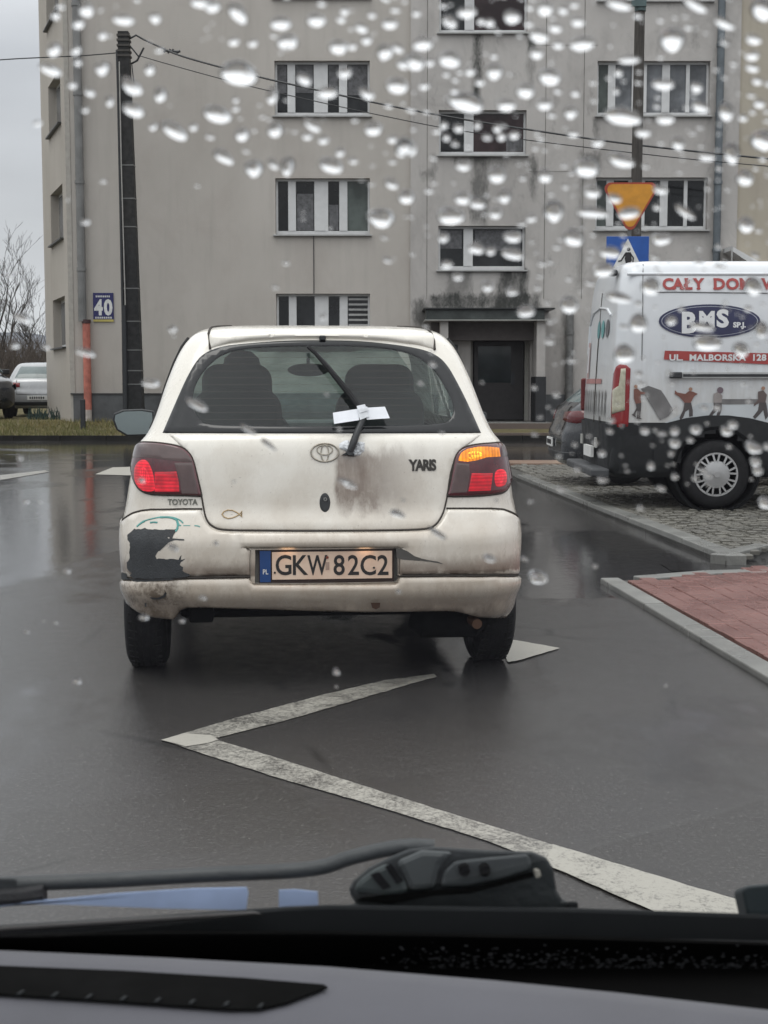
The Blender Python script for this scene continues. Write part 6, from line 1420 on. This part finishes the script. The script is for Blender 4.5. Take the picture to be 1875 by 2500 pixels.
# black trough at the windscreen base (inside) and frit band
tr_ = MB(); tr_.quad((-.8, .60, .905), (.8, .60, .905), (.8, .86, .905), (-.8, .86, .905)); tr_.quad((-.8, .86, .905), (.8, .86, .905), (.8, .86, .5), (-.8, .86, .5))
obj('defrost_trough', tr_, M['ownvoid'], own, recalc=False)
up_ = lambda px, py, d=0: wsY(px, py)+wo*d
fr = MB(); fr.prism([up_(-400, 2300, .002), up_(400, 2288, .002), up_(800, 2288, .002), up_(1400, 2300, .002), up_(1875, 2315, .002), up_(2300, 2325, .002), up_(2300, 2560, .002), up_(-400, 2560, .002)], wo*.002)
obj('frit_band', fr, M['ownvoid'], own, recalc=False)
spk = MB(); rnd = random.Random(9)
for k in range(1100):
    px = rnd.triangular(900, 1900, 1900); base_ = 2330+(px-1000)*.055; py = base_+rnd.gauss(8, 14+(px-900)*.014); r_ = rnd.uniform(.0003, .0010)
    c__ = wsY(px, py)-wo*.0012; spk.add([c__+wu*r_*cos(a)+V((1, 0, 0))*r_*1.6*sin(a) for a in [2*pi*i/6 for i in range(6)]]+[c__-wo*r_*.8], [(i, (i+1) % 6, 6) for i in range(6)])
tag(obj('condensation_specks', spk, simple('condensation', (.05, .052, .055), .5), own, recalc=False), kind='stuff')
# cowl strips outside
cw = MB(); q0 = lambda px, py, Y_: atY(px, py, Y_)
def bar(name, pts, Y_, th, mat, parent=own, bev=.003, sm=False):
    m_ = MB(); m_.prism([q0(a, b, Y_) for a, b in pts], (0, th*.9, -th*.42)); return obj(name, m_, mat, parent, bevel=bev)
bar('cowl_panel', [(-300, 2252), (0, 2258), (300, 2240), (700, 2212), (800, 2208), (1410, 2216), (1900, 2232), (2300, 2240), (2300, 2420), (-300, 2420)], .86, .03, M['ownblack'])
bar('cowl_seal', [(-300, 2262), (0, 2262), (350, 2240), (620, 2224), (640, 2232), (350, 2252), (0, 2274), (-300, 2278)], .845, .012, simple('cowl_grey', (.085, .08, .078), .6))
bar('cowl_seal', [(600, 2290), (1200, 2282), (1900, 2298), (1900, 2312), (1200, 2296), (600, 2300)], .845, .01, simple('cowl_grey_low', (.018, .019, .02), .5))
WM = simple('wiper_black', (.026, .030, .032), .5, bump=.15, bscale=90)
m_ = MB(); pth = [(-220, 2195), (0, 2160), (40, 2158), (250, 2150), (500, 2136), (700, 2127), (790, 2116), (850, 2096), (930, 2076), (1000, 2066), (1060, 2068)]
m_.tube([q0(a, b, .90) for a, b in spl(pth, False, 4)], [.0055]*44, 10) if False else m_.tube([q0(a, b, .90) for a, b in spl(pth, False, 4)], .0050, 10)
wip = obj('wiper_arm', m_, WM, own, smooth=True)
bar('wiper_blade', [(-300, 2140), (35, 2143), (42, 2150), (40, 2172), (-300, 2190)], .895, .014, WM, wip)
m_ = MB(); m_.tube([q0(a, b, .893) for a, b in [(-260, 2215), (0, 2192), (60, 2188), (110, 2180)]], .006, 8); obj('blade_rubber', m_, M['rubber'], wip, smooth=True)
piv = bar('wiper_pivot', [(860, 2188), (850, 2172), (862, 2150), (900, 2118), (950, 2092), (1000, 2072), (1060, 2066), (1180, 2074), (1300, 2078), (1335, 2092), (1352, 2120), (1360, 2172), (1374, 2196), (1390, 2200), (1392, 2222), (1380, 2236), (800, 2232), (800, 2212), (870, 2206)], .885, .03, WM, own, .005)
bar('pivot_cover', [(965, 2102), (1030, 2074), (1110, 2078), (1075, 2115), (1062, 2170), (1000, 2176), (985, 2140)], .878, .01, simple('pivot_grey', (.055, .062, .064), .5), piv, .004)
bar('pivot_arm', [(1075, 2165), (1085, 2125), (1110, 2102), (1160, 2096), (1290, 2084), (1300, 2112), (1292, 2126), (1230, 2146), (1140, 2164)], .878, .01, simple('pivot_grey2', (.048, .054, .057), .5), piv, .004)
bar('pivot_foot', [(862, 2178), (872, 2150), (915, 2120), (950, 2104), (990, 2150), (1000, 2178), (960, 2190)], .877, .008, simple('pivot_teal', (.042, .053, .053), .5), piv, .005)
for pts in ([(905, 2135), (925, 2128), (955, 2165), (935, 2172)], [(940, 2115), (955, 2108), (985, 2150), (968, 2158)], [(880, 2190), (1070, 2172), (1160, 2166), (1300, 2128), (1304, 2140), (1150, 2180), (1060, 2186), (960, 2204), (872, 2200)]):
    bar('pivot_recess', pts, .874, .004, M['ownvoid'], piv, 0)
for px in (1134, 1184):
    m_ = MB(); p = q0(px, 2127, .872); m_.lathe([(0, .0037), (.008, .0037)], p, 'Y', 16); obj('bolt', m_, M['ownvoid'], piv, smooth=True)
bar('pivot_highlight', [(1302, 2120), (1318, 2122), (1322, 2140), (1310, 2146)], .872, .004, simple('pivot_highlight_pale', (.34, .32, .28), .5), piv, .001)  # pale chip painted as a glint on the black pivot
bar('pivot_bracket', [(1385, 2200), (1413, 2200), (1412, 2236), (1384, 2240)], .876, .012, M['ownblack'], piv, .002)
bar('wiper_tip', [(1812, 2172), (1822, 2162), (1900, 2155), (1990, 2150), (1990, 2330), (1880, 2302), (1845, 2278), (1826, 2235)], .87, .025, simple('tip_dark_teal', (.025, .034, .038), .45), own, .006)
blue = simple('pale_blue_reflection', (.36, .45, .66), .35, var=.12, scale=30)  # flat blue sheets added for an apparent reflection in the windscreen
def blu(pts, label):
    m_ = MB(); m_.prism([q0(a, b, .888) for a, b in pts], (0, .001, 0)); return tag(obj('blue_reflection', m_, blue), label, 'reflection strip')
blu([(-20, 2216), (50, 2206), (60, 2199), (128, 2197), (280, 2182), (470, 2170), (602, 2167), (606, 2180), (601, 2222), (400, 2218), (150, 2208), (30, 2208)], 'long pale blue wedge added for an apparent reflection under the wiper arm at left')
blu([(681, 2174), (720, 2172), (775, 2178), (778, 2220), (681, 2223)], 'short pale blue square added for an apparent reflection right of the long blue wedge')

# ------------------------------------------------------------------ RAINDROPS on the outside of the windscreen
water = NT('rain_water'); water.n.remove(water.b)
rf = water.node('ShaderNodeBsdfRefraction'); rf.inputs['IOR'].default_value = 1.33; rf.inputs['Roughness'].default_value = 0.0
gs = water.node('ShaderNodeBsdfGlossy'); gs.inputs['Roughness'].default_value = .02; frn = water.node('ShaderNodeFresnel'); frn.inputs[0].default_value = 1.33
mxw = water.node('ShaderNodeMixShader'); water.l.new(frn.outputs[0], mxw.inputs[0]); water.l.new(rf.outputs[0], mxw.inputs[1]); water.l.new(gs.outputs[0], mxw.inputs[2]); water.l.new(mxw.outputs[0], water.o.inputs[0])
def drop_mb(mb_, cx, cy, w, h, ang, hk=.95, seed=0, NS=22, NR=7):
    """a flat-backed bead of water; w, h are its apparent size in photo pixels"""
    r_ = random.Random(seed); h0 = h*.80; c = wsY(cx, cy+h*.09)
    a = R(ang); ux_ = wsY(cx+w/2*cos(a), cy+h*.09+w/2*sin(a))-c; uy_ = wsY(cx+h0/2*sin(a), cy+h*.09-h0/2*cos(a))-c
    k1, k2, p1, p2 = r_.uniform(-.10, .10), r_.uniform(-.07, .07), r_.uniform(0, 6.3), r_.uniform(0, 6.3)
    H = min(ux_.length, uy_.length)*hk; vs = [c+wo*(.0008+H)+uy_*SH]; fs = []
    for j in range(1, NR+1):
        ph = pi/2*j/NR; rr_ = sin(ph)**PW; zz_ = cos(ph)
        for i in range(NS):
            t = 2*pi*i/NS; q = 1+k1*cos(2*t+p1)+k2*cos(3*t+p2)
            vs.append(c+(ux_*cos(t)+uy_*sin(t))*rr_*q+uy_*(SH*zz_)+wo*(.0008+H*zz_))
    for i in range(NS): fs.append((0, 1+i, 1+(i+1) % NS))
    for j in range(NR-1):
        for i in range(NS): a0 = 1+j*NS+i; b0 = 1+j*NS+(i+1) % NS; fs.append((a0, a0+NS, b0+NS, b0))
    last = [1+(NR-1)*NS+i for i in range(NS)]; fs.append(tuple(last))
    return mb_.add(vs, fs)
SH = .12; PW = 1.25
DR = [(583,178,98,60,8),(210,25,38,36,5),(190,60,28,26,0),(132,122,34,38,0),(250,168,34,38,0),(300,50,54,26,12),(365,170,26,30,0),(378,46,30,26,20),(320,212,62,34,38),(325,270,56,32,22),(122,172,60,26,24),(218,228,30,18,30),(176,210,22,18,20),(391,232,30,38,25),(267,248,20,30,0),(374,312,22,18,0),(425,320,70,36,32),(250,88,22,22,0),(490,8,50,28,10),(472,313,22,18,0),(185,125,26,24,0),(135,40,22,22,0),(190,155,18,18,0),
(580,32,56,40,52),(518,18,38,30,0),(685,58,52,34,0),(772,50,46,34,0),(841,30,22,20,0),(833,50,22,18,0),(952,60,40,26,0),(882,70,34,24,25),(570,104,26,20,0),(617,108,24,18,0),(702,103,52,40,0),(826,116,46,36,5),(895,100,28,22,0),(940,128,42,40,0),(971,120,32,22,30),(985,158,34,26,10),(530,280,72,40,20),(742,195,40,28,30),(800,228,52,28,0),(895,230,42,26,25),(842,180,36,24,0),(970,210,56,40,5),(665,232,28,46,10),(672,318,40,36,0),(591,330,34,34,0),(760,306,50,24,38),(912,316,46,32,0),(750,335,26,18,0),(790,344,28,20,0),(545,384,54,28,38),(620,412,46,42,0),(666,402,34,20,48),(702,405,34,48,0),(808,405,66,34,14),(830,374,26,20,0),(958,342,24,20,0),(985,360,40,50,20),(955,450,36,24,32),(992,482,40,34,0),(860,116,22,18,0),(575,247,16,14,0),(575,268,18,14,0),(702,120,14,10,0),
(1140,32,48,28,0),(1098,55,44,30,25),(1250,43,42,34,15),(1330,22,40,38,0),(1375,27,28,20,0),(1411,55,36,24,0),(1422,108,68,34,-8),(1316,88,48,38,12),(1356,70,32,24,0),(1363,112,30,20,0),(1033,108,50,34,-5),(1010,152,54,42,5),(1098,146,52,44,15),(1207,176,42,40,10),(1342,188,54,44,0),(1310,132,34,28,0),(1283,223,42,38,0),(1138,250,88,50,12),(1236,258,46,32,0),(1330,256,42,28,0),(1394,276,32,34,0),(1120,315,28,20,0),(992,360,54,44,20),(1213,428,48,38,0),(1330,430,34,36,0),(1132,407,36,24,-10),(1130,485,42,32,0),(1232,480,34,34,0),(1104,60,20,20,0),(1175,55,20,18,0),(1196,58,24,22,0),(1148,177,26,20,0),(1172,203,24,18,0),(1050,155,24,18,0),(1036,212,28,18,-15),(1090,338,18,18,0),(1166,308,20,20,0),(1215,315,22,22,0),(1225,335,22,22,0),(1256,332,26,20,0),(1083,308,20,20,0),(1110,225,22,14,0),
(1512,12,66,28,8),(1697,12,62,30,28),(1642,96,58,64,-5),(1768,58,50,28,24),(1862,22,54,64,0),(1840,98,38,26,0),(1838,138,36,24,-18),(1838,168,32,22,0),(1536,148,54,20,0),(1620,208,52,28,0),(1700,215,30,28,0),(1710,262,42,30,25),(1520,284,92,46,8),(1625,292,44,28,0),(1773,272,38,50,0),(1863,343,54,56,0),(1571,325,38,24,-10),(1460,350,32,22,0),(1656,352,32,34,0),(1726,385,38,22,0),(1787,374,42,52,0),(1516,392,66,34,15),(1433,410,60,48,0),(1820,435,42,40,0),(1447,470,42,30,0),(1855,255,30,22,0),(1850,200,26,20,0),(1815,290,24,18,0),(1510,180,22,20,0),(1505,225,18,16,0),(1405,230,22,18,0),(1400,330,26,16,0),
(1100,528,66,42,0),(930,533,66,46,5),(1352,515,48,56,22),(1447,520,72,28,4),(1536,522,56,28,-10),(1672,518,54,24,35),(1500,487,36,22,0),(1612,465,36,22,10),(1165,498,44,26,10),(1210,522,36,26,0),(1400,580,46,46,0),(1253,580,44,28,0),(1252,622,52,28,5),(1162,607,40,30,0),(1615,585,46,30,0),(1822,550,40,40,0),(1490,618,54,28,4),(1082,582,28,24,0),(1090,648,30,20,0),(1198,615,26,20,0),(1298,535,28,18,0),(1118,678,26,18,0),(1285,762,44,28,0),(1390,745,46,42,0),(1190,700,32,24,0),(1250,714,32,18,0),
(1475,660,50,36,-5),(1590,700,44,46,0),(1840,700,46,44,0),(1510,728,60,26,10),(1560,790,46,44,0),(1728,838,66,40,0),(1525,865,52,44,-12),(1810,855,40,36,0),(1860,805,30,44,0),(1715,800,60,20,5),(1640,785,26,22,0),(1648,1055,24,18,0),(1700,1052,26,20,0),(1648,1085,26,20,10),(1775,1055,28,22,0),(1840,1095,44,26,15),(1845,1130,26,20,0),(1590,1140,20,18,0),(1470,1110,20,14,0),(1870,1230,34,28,0),(1575,1055,22,16,0),(1790,1040,24,18,0),(1850,1150,26,24,0),
(480,990,58,20,26),(207,863,54,16,14),(368,938,44,18,5),(606,1052,46,14,32),(655,1088,46,12,38),(852,1185,38,16,22),(970,1257,38,16,18),(1313,1412,48,30,12),(1195,1366,32,16,15),(55,780,54,16,20),(838,1178,30,12,20),(1068,1305,50,14,30)]
def where(x, y):
    if y > 1120: return 'over the bumper' if 290 < x < 1280 and y < 1480 else ('over the van wheel' if x > 1400 and y < 1250 else 'over the wet lane')
    if y > 1000 and x > 1400: return "over the van's dark side"
    if y > 800 and 290 < x < 1230: return 'over the white car'
    if x > 1450 and y > 640: return "over the van's printed side"
    if x < 165: return 'by the left building edge'
    if x < 420: return 'around the black pole' if y < 800 else 'left of the white car'
    if 660 < x < 910 and 130 < y < 290: return 'over the upper left window'
    if 660 < x < 910 and 430 < y < 580: return 'over the middle left window'
    if 1065 < x < 1290 and y < 95: return 'over the topmost stairwell window'
    if 1065 < x < 1290 and 265 < y < 385: return 'over the middle stairwell window'
    if 1065 < x < 1290 and 545 < y < 665: return 'over the lowest stairwell window'
    if 1450 < x < 1730 and 140 < y < 290: return 'over the upper right window'
    if 1465 < x < 1615 and 435 < y < 575: return 'over the yellow triangle sign'
    if 1475 < x < 1590 and 575 < y < 645: return 'over the blue crossing sign'
    if x > 1730 and y < 640: return 'right of the grey downpipe'
    if x < 665: return 'on blank plaster left of the windows' 
    if x < 1003: return 'around the left windows'
    if y > 690: return 'over the entrance'
    if x < 1300: return 'around the stairwell windows'
    return 'around the right windows'
info = []; cnt = {}
for i, (x, y, w, h, a) in enumerate(DR):
    sz = 'large' if w*h > 2600 else ('medium' if w*h > 1000 else 'small'); shp = 'slanting' if (w/h > 1.5 and abs(a) > 10) else ('flat' if w/h > 1.5 else ('tall' if h > w*1.1 else 'round'))
    k = (sz, shp, where(x, y)); info.append((x, k)); cnt.setdefault(k, []).append(x)
ORD = ['leftmost', 'second', 'third', 'fourth', 'fifth', 'sixth', 'seventh', 'eighth', 'ninth', 'tenth', 'eleventh', 'twelfth', 'thirteenth', 'fourteenth', 'fifteenth', 'sixteenth', 'seventeenth', 'eighteenth']
for i, (x, y, w, h, a) in enumerate(DR):
    m_ = MB(); drop_mb(m_, x, y, w*1.04, h*1.12, a, 1.0, i); k = info[i][1]; L_ = [q for q in sorted((info[j_][0], j_) for j_ in range(len(DR)) if info[j_][1] == k)]; r__ = L_.index((x, i))
    if len(L_) == 1: lab = '%s %s raindrop %s' % k
    else: lab = ('leftmost of the %s %s raindrops %s' % k) if r__ == 0 else (('rightmost of the %s %s raindrops %s' % k) if r__ == len(L_)-1 else (ORD[r__]+' from left of the %s %s raindrops %s' % k))
    o = obj('raindrop', m_, water.m, None, smooth=True, angle=50); tag(o, lab, 'raindrop', 'raindrops on our windscreen')
# fine spray between the beads: nobody could count it
rnd = random.Random(21); fine = MB(); occ = [(x, y, max(w, h)/2) for x, y, w, h, a in DR]
def dens(x, y):
    if y > 640 and not (x > 1300 and y < 1200): return .05 if y < 1700 else 0
    d = .30 if x < 500 else (.6 if x < 900 else 1.0)
    if x < 180: d = .08
    if x < 560 and y > 340: d = .04
    if x < 930 and y > 460: d = .06
    return d
n_ = 0
while n_ < 400:
    x, y = rnd.uniform(0, 1890), rnd.uniform(-10, 1700)
    if rnd.random() > dens(x, y): continue
    s_ = rnd.choice((6, 8, 8, 10, 12, 14, 17, 20)); 
    if any((x-a)**2+(y-b)**2 < (r_+s_*.6)**2 for a, b, r_ in occ): continue
    if len(occ) < 1400: occ.append((x, y, s_/2))
    drop_mb(fine, x, y, s_*rnd.uniform(1, 1.5), s_*rnd.uniform(.7, 1), rnd.uniform(-5, 25), .8, n_, 10, 4); n_ += 1
tag(obj('rain_spray', fine, water.m, None, smooth=True, angle=50), 'fine spray of tiny droplets scattered over the upper windscreen', 'droplets', kind='stuff')
